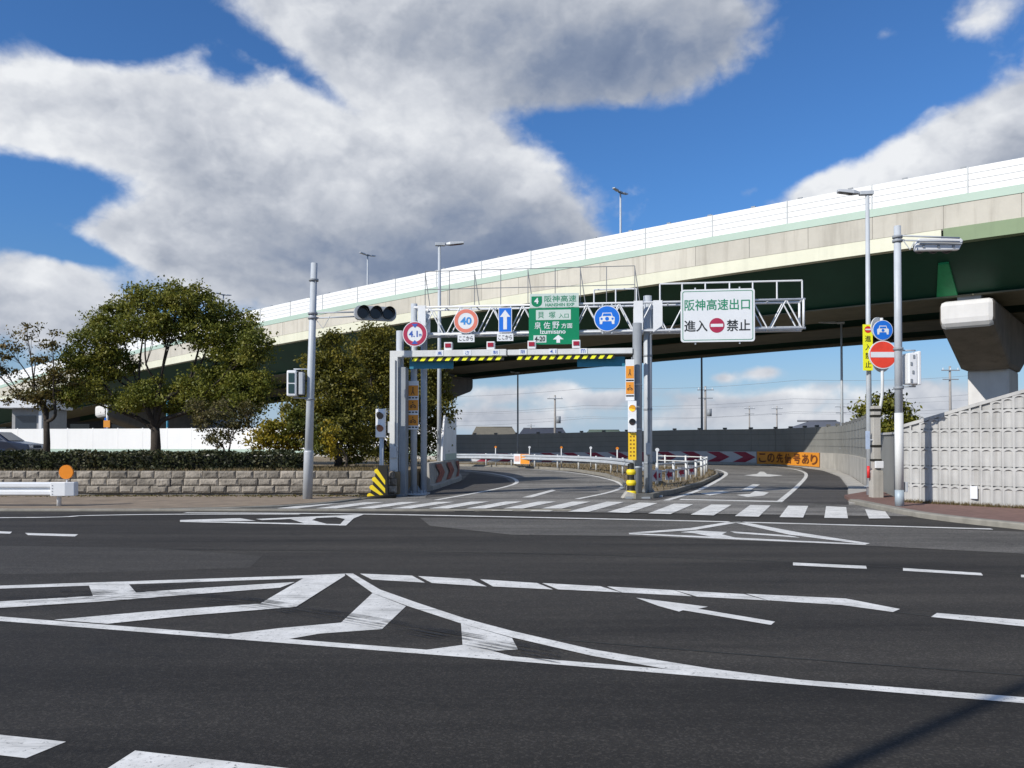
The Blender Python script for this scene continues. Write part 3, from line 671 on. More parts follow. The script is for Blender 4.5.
# parapet in cast lengths with open joints
mb = MB(); k = S0
while k < S1:
    a, b = k+.01, k+2.99
    vs = [vp(s, o, z)-VA for s in (a, b) for o, z in ((0, 11.15), (0, 12.2), (.3, 12.2), (.3, 11.15))]
    mb.add(vs, [(0, 1, 2, 3), (7, 6, 5, 4), (4, 5, 1, 0), (5, 6, 2, 1), (6, 7, 3, 2), (7, 4, 0, 3)]); k += 3.0
mb.build('parapet', M_PARA, via)
vsweep('parapet_core', [(.03, 11.1), (.03, 12.15), (.27, 12.15), (.27, 11.1)], M_CONC, S0, S1)
vsweep('fascia_beam', [(.015, 10.5), (.015, 11.148), (.5, 11.148), (.5, 10.5)], M_CREAM, 3.1, S1)
vsweep('green_fascia_beam', [(-.05, 10.5), (-.05, 11.148), (.5, 11.148), (.5, 10.5)], M_FGREEN, S0, 3.0)
vsweep('deck', [(.5, 10.55), (.5, 11.2), (18.2, 11.2), (18.2, 10.55)], M_SOFF, S0, S1)
vsweep('far_parapet', [(18.2, 10.5), (18.2, 13.5), (18.45, 13.5), (18.45, 10.5)], M_PARA, S0, S1)
for o0, o1 in ((3.3, 7.4), (11.0, 15.0)):
    vsweep('box_girder', [(o0, 8.62), (o0, 10.548), (o1, 10.548), (o1, 8.62)], M_DGREEN, S0, S1)
    vsweep('bottom_flange', [(o0-.28, 8.55), (o0-.28, 8.61), (o1+.28, 8.61), (o1+.28, 8.55)], M_FLNG, S0, S1)
vsweep('edge_girder', [(17.9, 8.5), (17.9, 10.5), (18.15, 10.5), (18.15, 8.5)], M_DGREEN, S0, S1)
vsweep('edge_flange', [(17.6, 8.35), (17.6, 8.49), (18.45, 8.49), (18.45, 8.35)], M_FLNG, S0, S1)
mb = MB(); k = S0+4                       # cross beams between the girders
while k < S1:
    for (oa, ob, za, zb) in ((7.45, 10.95, 9.3, 9.3), (15.05, 17.85, 9.3, 9.3)):
        vs = [vp(k+d, o, z)-VA for d in (-.06, .06) for o, z in ((oa, 10.54), (ob, 10.54), (ob, zb), (oa, za))]
        mb.add(vs, [(0, 1, 2, 3), (7, 6, 5, 4), (3, 2, 6, 7), (0, 3, 7, 4), (1, 5, 6, 2)])
    k += 9.0
build_split(mb, 'cross_beam', M_DGREEN, via)
vsweep('inclined_web', [(.55, 10.49), (.55, 10.53), (3.29, 10.53), (3.29, 8.64), (3.2, 8.64)], M_DGREEN, S0, S1)
def pier(s, hw, far=False):
    cx_ = hw-.12
    prof = [(2.5, 8.3), (2.5, 7.22), (2.8, 7.0), (7.4, 5.38), (11.3, 5.38), (16.6, 7.0), (16.9, 7.25), (16.9, 8.3)]
    n = len(prof); vs = [vp(s+d, o, z)-VA for d in (-hw, hw) for o, z in prof]
    m = MB().add(vs, [tuple(range(n)), tuple(range(2*n-1, n-1, -1))]+[(i, n+i, n+(i+1) % n, (i+1) % n) for i in range(n)])
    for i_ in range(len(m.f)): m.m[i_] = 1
    for i_ in (2, 3, 9): m.m[i_] = 0  # end face and top stay pale, the other cap faces carry painted shade
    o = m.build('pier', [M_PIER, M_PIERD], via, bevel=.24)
    q_ = [vp(s+d, oo, z)-VA for z in (-.2, 5.42) for d, oo in ((-cx_, 7.9), (cx_-.15, 7.9), (cx_-.15, 11.1), (-cx_, 11.1))]
    MB().add(q_, [(0, 1, 2, 3), (7, 6, 5, 4), (1, 0, 4, 5), (2, 1, 5, 6), (3, 2, 6, 7), (0, 3, 7, 4)]).build('column', M_PIER, o, bevel=.12)
    b = MB()
    for oc in (3.6, 7.1, 11.3, 14.7):
        c = vp(s, oc, 8.42)-VA; b.cbox(c, (1.0, .7, .30), 0, math.atan2(VD.y, VD.x))
    build_split(b, 'bearing', M_GALVD, o)
    return o
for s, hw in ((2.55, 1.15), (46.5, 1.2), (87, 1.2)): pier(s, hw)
# green girder end at the right pier
def wp(s_, u_, off): return vp(s_, .55+2.7*u_-.57*off, 10.49-1.87*u_-.82*off)-VA
vs = [wp(a, b, c) for c in (.14, .0) for a, b in ((3.05, .30), (3.48, .30), (3.92, .98), (3.0, .98))]
MB().add(vs, [(3, 2, 1, 0), (4, 5, 6, 7), (0, 1, 5, 4), (1, 2, 6, 5), (2, 3, 7, 6), (3, 0, 4, 7)]).build('girder_end_plate', pm('bright_green_steel', (.025, .30, .11), .5), via)

# ================================================================== WALLS AND BARRIERS
def poly_pts(path): return [tuple(p)[:2] for p in path]
BW = crom([(-60, 84), (-20, 77), (-2.9, 72), (9.8, 65), (17.5, 59.2), (18.75, 55.2), (18.95, 52.5), (18.9, 50), (18.3, 46.4), (16.2, 39.6), (13.0, 30.4), (12.3, 28.3)], 8)
bz = lambda x: -.26*min(1, max(0, (13-x)/14))      # the whole wall sits a little lower towards the far left
BZ = [bz(p.x) for p in BW]
nb = thing('noise_barrier', 'grey panelled sound barrier on a concrete base, curving behind the ramps', 'barrier', (0, 0, 0))
MB().sweep(poly_pts(BW), [(0, -.32), (.0, 1.0), (-.35, 1.0), (-.35, -.32)], zs=BZ).build('concrete_base', M_CONC, nb)
def corrug(path, z0, z1, off, amp, step, mat, name, parent):
    P = resample(path, step); vs = []
    for i, p in enumerate(P):
        t = (P[min(i+1, len(P)-1)]-P[max(i-1, 0)]).normalized(); nn = Vector((t.y, -t.x)); o = off+(amp if (i//2) % 2 else 0)
        for z in (z0, z1): vs.append((p.x+nn.x*o, p.y+nn.y*o, z))
    return MB().add(vs, [(2*i, 2*i+1, 2*i+3, 2*i+2) for i in range(len(P)-1)]).build(name, mat, parent)
MB().sweep(poly_pts(BW), [(-.16, 1.0), (-.16, 2.6), (-.24, 2.6), (-.24, 1.0)], zs=BZ).build('sound_panel', M_SBAR, nb)
mb = MB(); cap = MB(); P = resample(BW, 2.0)
for i, p in enumerate(P[:-1]):
    t = (P[i+1]-p).normalized(); a = math.atan2(t.y, t.x)
    mb.cbox((p.x+t.y*-.2, p.y+t.x*.2, 1.85+bz(p.x)), (.10, .10, 1.68), 0, a); cap.cbox((p.x+t.y*-.2, p.y+t.x*.2, 2.67+bz(p.x)), (.24, .20, .12), 0, a)
build_split(mb, 'barrier_post', M_SBAR, nb); build_split(cap, 'post_cap', M_SBARC, nb)
mb = MB()
for z in (1.4, 1.8, 2.2): mb.sweep(poly_pts(BW), [(-.150, z), (-.150, z+.02), (-.162, z+.02), (-.162, z)], zs=BZ)
mb.build('panel_joint', M_SBARC, nb)
# chevron boards and the orange board on the concrete base
def along(path, t):
    acc = 0
    for a, b in zip(path, path[1:]):
        L = (b-a).length
        if acc+L >= t: return a+(b-a)*((t-acc)/L), (b-a)/L
        acc += L
    return path[-1], (path[-1]-path[-2]).normalized()
def len_at_px(path, px):
    acc = 0; best = None
    for a, b in zip(path, path[1:]):
        L = (b-a).length; pa = 512+F*a.x/a.y; pb = 512+F*b.x/b.y
        if (pa-px)*(pb-px) <= 0 and pa != pb: return acc+L*(px-pa)/(pb-pa)
        acc += L
    return acc
def wl(t, z, off):
    p, d = along(BW, t); return (p.x+d.y*off, p.y-d.x*off, z+bz(p.x))
t0, t1 = len_at_px(BW, 470), len_at_px(BW, 756.5); pitch = 2.05
chev = thing('chevron_board', 'long white board of dark red chevrons pointing right, on the barrier base', 'sign board', (0, 0, 0))
mb = MB(); N_ = 60
for i in range(N_):
    a, b = t0+(t1-t0)*i/N_, t0+(t1-t0)*(i+1)/N_
    vs = [wl(a, .2, .03), wl(b, .2, .03), wl(b, .98, .03), wl(a, .98, .03), wl(a, .2, .001), wl(b, .2, .001), wl(b, .98, .001), wl(a, .98, .001)]
    mb.add(vs, [(0, 1, 2, 3), (7, 6, 2, 3)[::-1], (0, 1, 5, 4)[::-1]])
mb.build('panel', M_CHWHT, chev)
mb = MB(); t = t1-.05
while t > t0+2:
    w = 1.0; h = .82
    mb.add([wl(t-h, .96, .038), wl(t-h-w, .96, .038), wl(t-w, .59, .038), wl(t, .59, .038)], [(0, 1, 2, 3)])
    mb.add([wl(t-h, .22, .038), wl(t-h-w, .22, .038), wl(t-w, .59, .038), wl(t, .59, .038)], [(3, 2, 1, 0)])
    t -= pitch
mb.build('chevron_stripe', M_CHRED, chev)
t0, t1 = len_at_px(BW, 757.2), len_at_px(BW, 820)
ob = thing('warning_board', 'orange board reading of a signal ahead, on the curved barrier base', 'sign board', (0, 0, 0))
mb = MB()
for i in range(40):
    a, b = t0+(t1-t0)*i/40, t0+(t1-t0)*(i+1)/40
    mb.add([wl(a, .12, .05), wl(b, .12, .05), wl(b, 1.0, .05), wl(a, 1.0, .05), wl(a, .12, .01), wl(b, .12, .01), wl(b, 1.0, .01), wl(a, 1.0, .01)], [(0, 1, 2, 3), (3, 2, 6, 7), (0, 4, 5, 1)])
mb.build('panel', M_ORANGE, ob)
mb = MB(); txt = 'この先信号あり'
for i, ch in enumerate(txt):
    vs, fs = text_geo(ch, .02); ta, tb = len_at_px(BW, 758.5+8.7*i), len_at_px(BW, 758.5+8.7*(i+1)); tc_ = (ta+tb)/2; cw = tb-ta
    mb.add([wl(tc_+x*cw*.80, .56+z*.64, .085) for x, z in vs], fs)
mb.build('lettering', pm('text_brown', (.16, .05, .015), .6), ob)

# left ramp wall: concrete base, white sound panels with a green strip
LW = crom([(-2.75, 27.8), (-2.45, 32), (-2.3, 36), (-3.2, 42), (-6, 48), (-11, 53), (-20, 57), (-33, 60), (-60, 63), (-140, 70)], 8)
lw = thing('ramp_barrier', 'white panelled sound barrier with a pale green strip, left of the entrance ramp', 'barrier', (0, 0, 0))
MB().sweep(poly_pts(LW), [(0, -.02), (.12, .02), (.12, .16), (.0, .2), (-.03, .92), (-.30, .92), (-.3, -.02)]).build('concrete_base', M_CONC, lw)
LP = [p for p in LW if p.y > 31.5]
MB().sweep(poly_pts(LP), [(-.12, 1.18), (-.12, 2.62), (-.18, 2.62), (-.18, 1.18)]).build('sound_panel', M_WHITE, lw)
MB().sweep(poly_pts(LP), [(-.10, .925), (-.10, 1.178), (-.2, 1.178), (-.2, .925)]).build('trim_strip', M_MINT, lw)
mb = MB(); P = resample(LP, 2.0)
for i, p in enumerate(P[:-1]):
    t = (P[i+1]-p).normalized(); a = math.atan2(t.y, t.x); mb.cbox((p.x-t.y*.15, p.y+t.x*.15, 1.8), (.06, .075, 1.74), 0, a)
build_split(mb, 'panel_post', M_WHITE, lw)
p0 = LP[0]; MB().add([(p0.x-.14, p0.y, .93), (p0.x-.15, p0.y-1.0, .93), (p0.x-.15, p0.y-.8, 1.6), (p0.x-.14, p0.y-.02, 2.6), (p0.x-.2, p0.y, .93), (p0.x-.21, p0.y-1.0, .93), (p0.x-.21, p0.y-.8, 1.6), (p0.x-.2, p0.y-.02, 2.6)],
    [(0, 1, 2, 3), (7, 6, 5, 4), (1, 5, 6, 2), (2, 6, 7, 3), (0, 4, 5, 1)]).build('end_panel', M_WHITE, lw)
# faded red chevrons on the wall end
def lwl(t, z, off):
    p, d = along(LW, t); return (p.x+d.y*off, p.y-d.x*off, z)
mb = MB()
for t in (1.1, 3.6, 6.1):
    for z0, z1 in ((.52, .86), (.52, .22)):
        mb.add([lwl(t-.1, z1, .03), lwl(t+1.1, z1, .03), lwl(t+2.0, z0, .03), lwl(t+.8, z0, .03)], [(0, 1, 2, 3) if z1 > z0 else (3, 2, 1, 0)])
mb.build('chevron_stripe', pm('rust_red_paint', (.30, .09, .06), .7, 0, .4, 6), lw)

# low granite wall
gw = thing('granite_wall', 'low wall of rough grey granite blocks in three courses, behind the left sidewalk', 'wall', (0, 24.6, 0))
MB().box(-40, -3.5, .05, .32, -.02, .70).build('mortar_backing', M_MORT, gw)
mb = MB()
for c in range(3):
    x = -40+random.uniform(0, .3); z0 = .125+c*.215
    while x < -3.45:
        w = random.choice((.40, .46, .52, .58)); x2 = min(x+w, -3.42)
        if x2-x > .15:
            j = lambda: random.uniform(-.012, .012)
            y = random.uniform(-.035, .02); zz = z0+.203+ (.012 if c == 2 else 0)
            cx, cz = (x+x2)/2+random.uniform(-.08, .08), z0+.1+random.uniform(-.03, .03)
            F0 = [(x+.008, y+j(), z0+j()*.3), (x2-.008, y+j(), z0+j()*.3), (x2-.008, y+j(), zz), (x+.008, y+j(), zz)]
            B0 = [(a, .2, b) for a, _, b in F0]; mid = [(x+.07, y-.03+j(), z0+.05), (x2-.07, y-.03+j(), z0+.05), (x2-.06, y-.032+j(), zz-.045), (x+.06, y-.03+j(), zz-.05)]
            mb.add(F0+B0+mid, [(0, 1, 9, 8), (1, 2, 10, 9), (2, 3, 11, 10), (3, 0, 8, 11), (8, 9, 10, 11), (1, 0, 4, 5), (2, 1, 5, 6), (3, 2, 6, 7), (0, 3, 7, 4)])
        x = x2
mb.build('stone_course', M_GRAN, gw)

# ribbed retaining wall (right)
RW = crom([(9.95, 21.25), (11.85, 19.0), (14.0, 16.8), (18.3, 14.1), (30, 9.8)], 10)
rwl = thing('retaining_wall', 'pale concrete retaining wall with ribbed panels and a sloping top, beside the right sidewalk', 'wall', (0, 0, 0))
LT = sum((b-a).length for a, b in zip(RW, RW[1:]))
ztop = lambda t: 2.02+.275*t if t < 9 else 4.5+.02*(t-9)
def rp(t, z, off):
    p, d = along(RW, min(t, LT-.001)); return (p.x+d.y*off, p.y-d.x*off, z)     # + is towards the road
nn_ = 60; vs = []
for i in range(nn_+1):
    t = LT*i/nn_; vs += [rp(t, -.02, .0), rp(t, ztop(t), .0), rp(t, ztop(t), -.4), rp(t, -.02, -.4)]
MB().add(vs, [(4*i+k, 4*i+4+k, 4*i+4+(k+1) % 4, 4*i+(k+1) % 4) for i in range(nn_) for k in range(4)]+[(0, 1, 2, 3)]).build('wall', M_WCONC, rwl)
mb = MB(); cw, rh = .236, .455; t = .04; ic = 0
while t < 9.5:
    zt = ztop(t)-.04; r = 0
    while .12+r*rh+.12 < zt:
        z0 = .12+r*rh; z1 = min(z0+rh-.03, zt); K = 6; vs = []
        tops = [z1-.02-.045*abs(2*k/K-1)**2.2 for k in range(K+1)]
        for k in range(K+1):
            u = k/K; vs += [rp(t+.022+u*(cw-.044), z0+.015, .008+.045*abs(2*u-1)**1.8), rp(t+.022+u*(cw-.044), tops[k], .008+.045*abs(2*u-1)**1.8)]
        mb.add(vs, [(2*k, 2*k+2, 2*k+3, 2*k+1) for k in range(K)])
        for k in range(K):      # head and foot of the flute
            u0, u1 = k/K, (k+1)/K
            a0, a1 = rp(t+.022+u0*(cw-.044), tops[k], .055), rp(t+.022+u1*(cw-.044), tops[k+1], .055)
            mb.add([vs[2*k+1], vs[2*k+3], a1, a0], [(0, 1, 2, 3)])
            mb.add([a0, a1, rp(t+.022+u1*(cw-.044), z1+.012, .055), rp(t+.022+u0*(cw-.044), z1+.012, .055)], [(0, 1, 2, 3)])
        r += 1
    # rib on the left edge of the flute
    w0 = .022 if ic % 2 else .017
    mb.add([rp(t-w0, .10, .055), rp(t+.022, .10, .055), rp(t+.022, zt+.0, .055), rp(t-w0, zt, .055), rp(t-w0, .10, .02), rp(t-w0, zt, .02)], [(0, 1, 2, 3), (4, 0, 3, 5)])
    t += cw; ic += 1
mb.build('ribbed_facing', M_WCONC, rwl)
mb = MB(); N_ = 40; vs = []
for i in range(N_+1):
    t = LT*i/N_; z = ztop(t); vs += [rp(t, z-.05, .065), rp(t, z+.03, .065), rp(t, z+.03, -.45), rp(t, z-.05, -.45)]
mb.add(vs, [(4*i+k, 4*i+4+k, 4*i+4+(k+1) % 4, 4*i+(k+1) % 4) for i in range(N_) for k in range(4)]+[(0, 1, 2, 3)]); mb.build('coping', M_WCONC, rwl)
a = Vector(rp(1.78, .42, .08)); MB().cbox(a, (.16, .03, .3), 0, math.atan2(-2.05, 1.7)).build('notice_plate', M_SWHITE, rwl)
# embankment behind retaining wall keeps its crest
emb = MB(); vs = []
for i in range(nn_+1):
    t = LT*i/nn_; vs += [rp(t, ztop(t)-.15, -.4), rp(t, ztop(t)-.15, -9), rp(t, -.03, -12)]
emb.add(vs, [(3*i+k, 3*i+3+k, 3*i+4+k, 3*i+1+k) for i in range(nn_) for k in range(2)])
struct(emb.build('embankment', M_SOIL))
# lower side wall between barrier and retaining wall
sw = thing('side_wall', 'plain grey concrete wall joining the curved barrier to the ribbed wall', 'wall', (0, 0, 0))
mb = MB().sweep([(12.35, 28.2), (11.7, 25.6), (10.9, 23.2), (10.08, 21.32)], [(0, -.02), (0, 1.86), (-.22, 1.86), (-.22, -.02)]); mb.build('wall', M_SBAR, sw)
mb = MB().sweep([(12.35, 28.2), (11.7, 25.6), (10.9, 23.2), (10.08, 21.32)], [(.05, 1.862), (.05, 1.93), (-.27, 1.93), (-.27, 1.862)]); mb.build('coping', M_WCONC, sw)

# ================================================================== GANTRY
GP0 = Vector(((414.5-512)/F*25.7, 25.7, 0)); GP1 = Vector(((804-512)/F*24.2, 24.2, 0)); GD = (GP1-GP0).normalized(); GRZ = math.atan2(GD.y, GD.x)
def gl(px, back=0.0):
    """distance along the gantry line of a pixel column, and the depth there"""
    o = GP0+Vector((-GD.y, GD.x, 0))*(-back); k = (px-512)/F
    t = (k*o.y-o.x)/(GD.x-k*GD.y); return t, o.y+t*GD.y
def gz(py, Y): return at(512, py, Y).z
gan = thing('sign_gantry', 'silver truss sign gantry on round posts, its arm reaching out over the exit ramp', 'gantry', GP0, GRZ)
tr, Yr = gl(648); L_ = (GP1-GP0).length
for x, dy, h in ((-.02, -.0, 5.92), (.22, .32, 5.5)): MB().tube([(x, dy, 0), (x, dy, h)], .10, 16).build('post', M_GALV, gan)
o = MB().tube([(tr, 0, 0), (tr, 0, 6.0)], .125, 18).build('post', M_GALV, gan)
mb = MB()
for x in (0, tr):
    mb.cbox((x+.1, .05, .03), (.62, .62, .05))
    for k in range(4):
        a = math.pi/4+k*math.pi/2; mb.tube([(x+.1+.24*math.cos(a), .05+.24*math.sin(a), .05), (x+.1+.24*math.cos(a), .05+.24*math.sin(a), .14)], .022, 6)
        c, s_ = math.cos(k*math.pi/2), math.sin(k*math.pi/2); mb.add([(x+c*.1, s_*.1, .05), (x+c*.26, s_*.26, .05), (x+c*.1, s_*.1, .3)], [(0, 1, 2), (2, 1, 0)])
mb.build('base_plate', M_GALV, gan)
mb = MB(); ZT, ZB = 5.76, 4.92
for y in (-.28, .28):
    for z in (ZT, ZB): mb.tube([(.05, y, z), (L_, y, z)], .034, 8)
    mb.tube([(L_-.05, y, ZB), (L_-.05, y, ZT)], .035, 8)
mb.build('chord', M_WPAINT, gan)
mb = MB(); nb_ = 12; st = (L_-.1)/nb_
for y in (-.28, .28):
    for i in range(nb_):
        a, b = i*st+.1, (i+.5)*st+.05; mb.tube([(a, y, ZB), (b, y, ZT)], .020, 6); mb.tube([(b, y, ZT), ((i+1)*st, y, ZB)], .020, 6)
for i in range(nb_+1):
    for z in (ZT, ZB): mb.tube([(min(i*st+.05, L_-.03), -.28, z), (min(i*st+.05, L_-.03), .28, z)], .022, 6)
mb.build('truss_web', M_WPAINT, gan)
mb = MB()
for xa, xb in ((.18, .42), (tr-.42, tr-.15), (tr+.15, tr+.42)):
    for y in (-.32, .32): mb.prism_y([(xa, ZB-.05), (xb, ZB+.15 if xb > tr else ZB-.05), (xb, ZT+.05), (xa, ZT+.05)], y-.008, y+.008)
build_split(mb, 'gusset_plate', M_WPAINT, gan)
mb = MB()     # tall thin catwalk rail
xs = [gl(p)[0] for p in (427, 451, 476, 502, 529, 556, 581, 607, 635)]
for y in (-.28,):
    for x in xs: mb.tube([(x, y, ZT), (x, y, 6.86)], .013, 6)
    for z in (6.86, 6.30): mb.tube([(xs[0], y, z), (xs[-1], y, z)], .012, 6)
for x in xs[::2]: mb.tube([(x+.15, -.28, ZT), (x, -.28, 6.8)], .014, 6)
mb.build('catwalk_rail', pm('rail_weathered', (.22, .23, .24), .6), gan)
mb = MB()
xs = [gl(p)[0] for p in (660, 682, 705, 729, 752, 776, 801)]
for y in (-.28,):
    for x in xs: mb.tube([(x, y, ZT), (x, y, 6.3)], .024, 6)
    mb.tube([(xs[0], y, 6.3), (xs[-1], y, 6.3)], .026, 6)
xs2 = [gl(p)[0] for p in (594, 616, 637)]
for x in xs2: mb.tube([(x, .28, ZT), (x, .28, 6.28)], .024, 6)
mb.tube([(xs2[0], .28, 6.28), (xs2[-1], .28, 6.28)], .024, 6)
mb.build('guard_rail', M_WPAINT, gan)
# walkway grating plank between bottom chords
mb = MB().box(.3, L_-.1, -.22, .22, ZB+.045, ZB+.07); mb.build('walkway', M_GREYP, gan)

def gsign(name, label, cat, px, py, back=-.42, group=None, th=.04):
    t, Y = gl(px, back=-back); o = GP0+Vector((-GD.y, GD.x, 0))*back+GD*t
    root = thing(name, label, cat, (o.x, o.y, gz(py, Y)), GRZ, group); root['s'] = Y/F; del root['s']
    return root, Y/F
def brackets(root, w, h):
    mb = MB()
    for x in (-w*.3, w*.3):
        mb.box(x-.02, x+.02, .021, .06, -h/2-.06, h/2+.06); mb.box(x-.02, x+.02, .06, .15, h*.36-.03, h*.36+.01)
    build_split(mb, 'bracket', M_GALV, root)
def subplate(root, w, h, cz, txt):
    MB().box(-w/2, w/2, -.02, .02, cz-h/2, cz+h/2).build('sub_plate', M_SWHITE, root)
    MB().text(txt, 0, cz, w*.84, h*.62, -.026, 0, .015).build('lettering', M_TBLACK, root)
# height limit sign on left post
r, u = gsign('height_limit_sign', 'round dark red height limit sign reading 4.1m, at the gantry\'s left post', 'road sign', 414.8, 334, -.5)
RR = 12.6*u
MB().disc(0, 0, RR, -.02, .02).build('panel', M_SWHITE, r)
MB().ring(0, 0, RR*.62, RR*.94, -.024).build('red_ring', M_SDRED, r)
mb = MB().text('4.1', -.05, 0, RR*.72, RR*.5, -.027, 0, .02); mb.build('lettering', M_TBLUE, r); MB().text('m', RR*.44, -RR*.1, RR*.2, RR*.2, -.027).build('lettering', M_TBLUE, r)
MB().face_y([(-.1, RR*.80), (.1, RR*.80), (0, RR*.48)], -.029).face_y([(-.1, -RR*.80), (.1, -RR*.80), (0, -RR*.48)], -.029).build('limit_arrow', M_TBLUE, r)
brackets(r, RR*1.2, RR*1.7)
# speed limit
r, u = gsign('speed_limit_sign', 'round speed limit sign reading 40 with a faded red ring, on the gantry', 'road sign', 466, 321)
RR = 12.4*u
MB().disc(0, 0, RR, -.02, .02).build('panel', M_SWHITE, r); MB().ring(0, 0, RR*.66, RR*.95, -.024).build('red_ring', M_SSALM, r)
MB().text('40', 0, 0, RR*.92, RR*.62, -.026, 0, .03).build('lettering', pm('text_sky_blue', (.05, .25, .60), .5), r)
subplate(r, 17*u, 7.6*u, -17.5*u, 'ここから'); brackets(r, RR*1.3, RR*1.9)
# one way arrow
r, u = gsign('one_way_sign', 'tall blue sign with a white upward arrow and plate below, on the gantry truss', 'road sign', 505.2, 320)
w, h = 13.6*u, 25*u
MB().box(-w/2, w/2, -.02, .02, -h/2, h/2).build('panel', M_SWHITE, r); MB().box(-w/2+.02, w/2-.02, -.024, -.021, -h/2+.02, h/2-.02).build('blue_face', M_SBLUE, r)
MB().face_y([(-.055, -h*.38), (.055, -h*.38), (.055, h*.12), (.16, h*.12), (0, h*.4), (-.16, h*.12), (-.055, h*.12)], -.028).build('arrow', M_SWHITE, r)
subplate(r, 16.4*u, 7.4*u, -17.4*u, 'ここから'); brackets(r, w*1.3, h)
# green guide sign
r, u = gsign('guide_sign', 'large green expressway entrance sign with white route band on top, mid gantry', 'road sign', 554, 319)
w = 50.5*u; zt, zm, zb = 25.6*u, 11.2*u, -25.5*u
MB().box(-w/2, w/2, -.02, .02, zb, zm).build('green_panel', M_SGREEN, r)
MB().box(-w/2+.03, w/2-.01, -.02, .02, zm+.012, zt).build('route_panel', M_SGREY, r)
X = lambda px: (px-554)*u
Zp = lambda py: (319-py)*u
sh = [(X(531.5), Zp(296)), (X(542), Zp(296)), (X(542.1), Zp(302))]+[(X(536.75)+5.35*u*math.cos(a), Zp(302)-4.6*u*math.sin(a)) for a in np.linspace(.15, math.pi-.15, 9)]+[(X(531.4), Zp(302))]
MB().face_y(sh, -.025).build('route_shield', M_SGREEN, r)
MB().text('4', X(536.5), Zp(300.5), 4.2*u, 6*u, -.029, 0, .04).build('lettering', M_SWHITE, r)
MB().text('阪神高速', X(560.5), Zp(298.8), 32*u, 6.6*u, -.025, 0, .006).build('lettering', M_TGREEN, r); MB().text('HANSHIN EXP', X(560), Zp(304.8), 29*u, 3.2*u, -.025, 0, .02).build('lettering', M_TGREEN, r)
MB().box(X(536), X(571), -.026, -.0205, Zp(320), Zp(309.8)).build('name_panel', M_SGREY, r)
MB().text('貝', X(541), Zp(315), 6.2*u, 6.6*u, -.03, 0, .004).build('lettering', M_TGREEN, r); mb = MB().text('塚', X(552.3), Zp(315), 6.6*u, 6.6*u, -.03, 0, .004).text('入口', X(563.8), Zp(316), 10*u, 4.6*u, -.03, 0, .01); mb.build('lettering', M_TGREEN, r)
mb = MB().text('泉', X(537.8), Zp(325.3), 6.6*u, 7*u, -.026, 0, .004).text('佐', X(547), Zp(325.3), 6.8*u, 7*u, -.026, 0, .004).text('野', X(556), Zp(325.3), 7*u, 7*u, -.026, 0, .004).text('方面', X(567), Zp(326), 11*u, 5.2*u, -.026, 0, .006)
mb.text('Izumisano', X(553), Zp(331.6), 25.5*u, 4.6*u, -.026, 0, .015)
mb.face_y([(X(556.6), Zp(343)), (X(560.2), Zp(343)), (X(560.2), Zp(339.6)), (X(563.8), Zp(339.6)), (X(558.4), Zp(335)), (X(553), Zp(339.6)), (X(556.6), Zp(339.6))], -.026)
mb.build('lettering', M_SWHITE, r)
MB().box(X(533.5), X(546.5), -.026, -.0205, Zp(342.6), Zp(335.2)).build('number_panel', M_SGREY, r)
MB().text('4-20', X(540), Zp(338.9), 10.6*u, 5.2*u, -.03, 0, .03).build('lettering', M_TBLACK, r)
brackets(r, w, (zt-zb)*.9)
# blue vehicles-only sign (front view of a car)
def car_face(root, RR, y):
    mb = MB()
    k = RR
    mb.face_y([(-.34*k, .44*k), (.34*k, .44*k), (.42*k, .17*k), (.58*k, .08*k), (.58*k, -.22*k), (-.58*k, -.22*k), (-.58*k, .08*k), (-.42*k, .17*k)], y)
    for s in (-1, 1): mb.face_y([(s*.34*k, -.22*k), (s*.56*k, -.22*k), (s*.56*k, -.44*k), (s*.38*k, -.44*k)], y)
    mb.build('car_symbol', M_SWHITE, root)
    mb = MB().face_y([(-.29*k, .38*k), (.29*k, .38*k), (.34*k, .19*k), (-.34*k, .19*k)], y-.004).disc(0, -.03*k, .15*k, y-.004, None, 16)
    for s in (-1, 1): mb.disc(s*.42*k, -.03*k, .085*k, y-.004, None, 14)
    mb.build('car_symbol_detail', M_SBLUE, root)
r, u = gsign('vehicles_only_sign', 'round blue sign with a white car front, on the gantry truss', 'road sign', 607.3, 318.5)
RR = 13*u
MB().disc(0, 0, RR, -.02, .02).build('panel', M_SWHITE, r); MB().disc(0, 0, RR*.94, -.025, -.021).build('blue_face', M_SBLUE, r); car_face(r, RR, -.029); brackets(r, RR*1.2, RR*2)
# exit / no entry board
r, u = gsign('exit_board', 'large white board with green and black writing around a red no entry disc', 'road sign', 718, 315.5)
w, h = 72.5*u, 53*u
def rrect(w, h, rad, n=5):
    p = []
    for cx, cz, a0 in ((w/2-rad, h/2-rad, 0), (-w/2+rad, h/2-rad, 90), (-w/2+rad, -h/2+rad, 180), (w/2-rad, -h/2+rad, 270)):
        p += [(cx+rad*math.cos(R(a0+90*k/n)), cz+rad*math.sin(R(a0+90*k/n))) for k in range(n+1)]
    return p
MB().prism_y(rrect(w, h, .08), -.02, .02).build('panel', M_SWHITE, r)
A = rrect(w-.10, h-.10, .06); B = rrect(w-.135, h-.135, .05); n = len(A)
MB().add([(x, -.024, z) for x, z in A]+[(x, -.024, z) for x, z in B], [(i, (i+1) % n, n+(i+1) % n, n+i) for i in range(n)]).build('border', M_TGREEN, r)
X = lambda px: (px-718)*u
Zp = lambda py: (315.5-py)*u
MB().text('阪神高速出口', X(717.5), Zp(304.7), 64*u, 11.4*u, -.025, 0, .012).build('lettering', M_TGREEN, r)
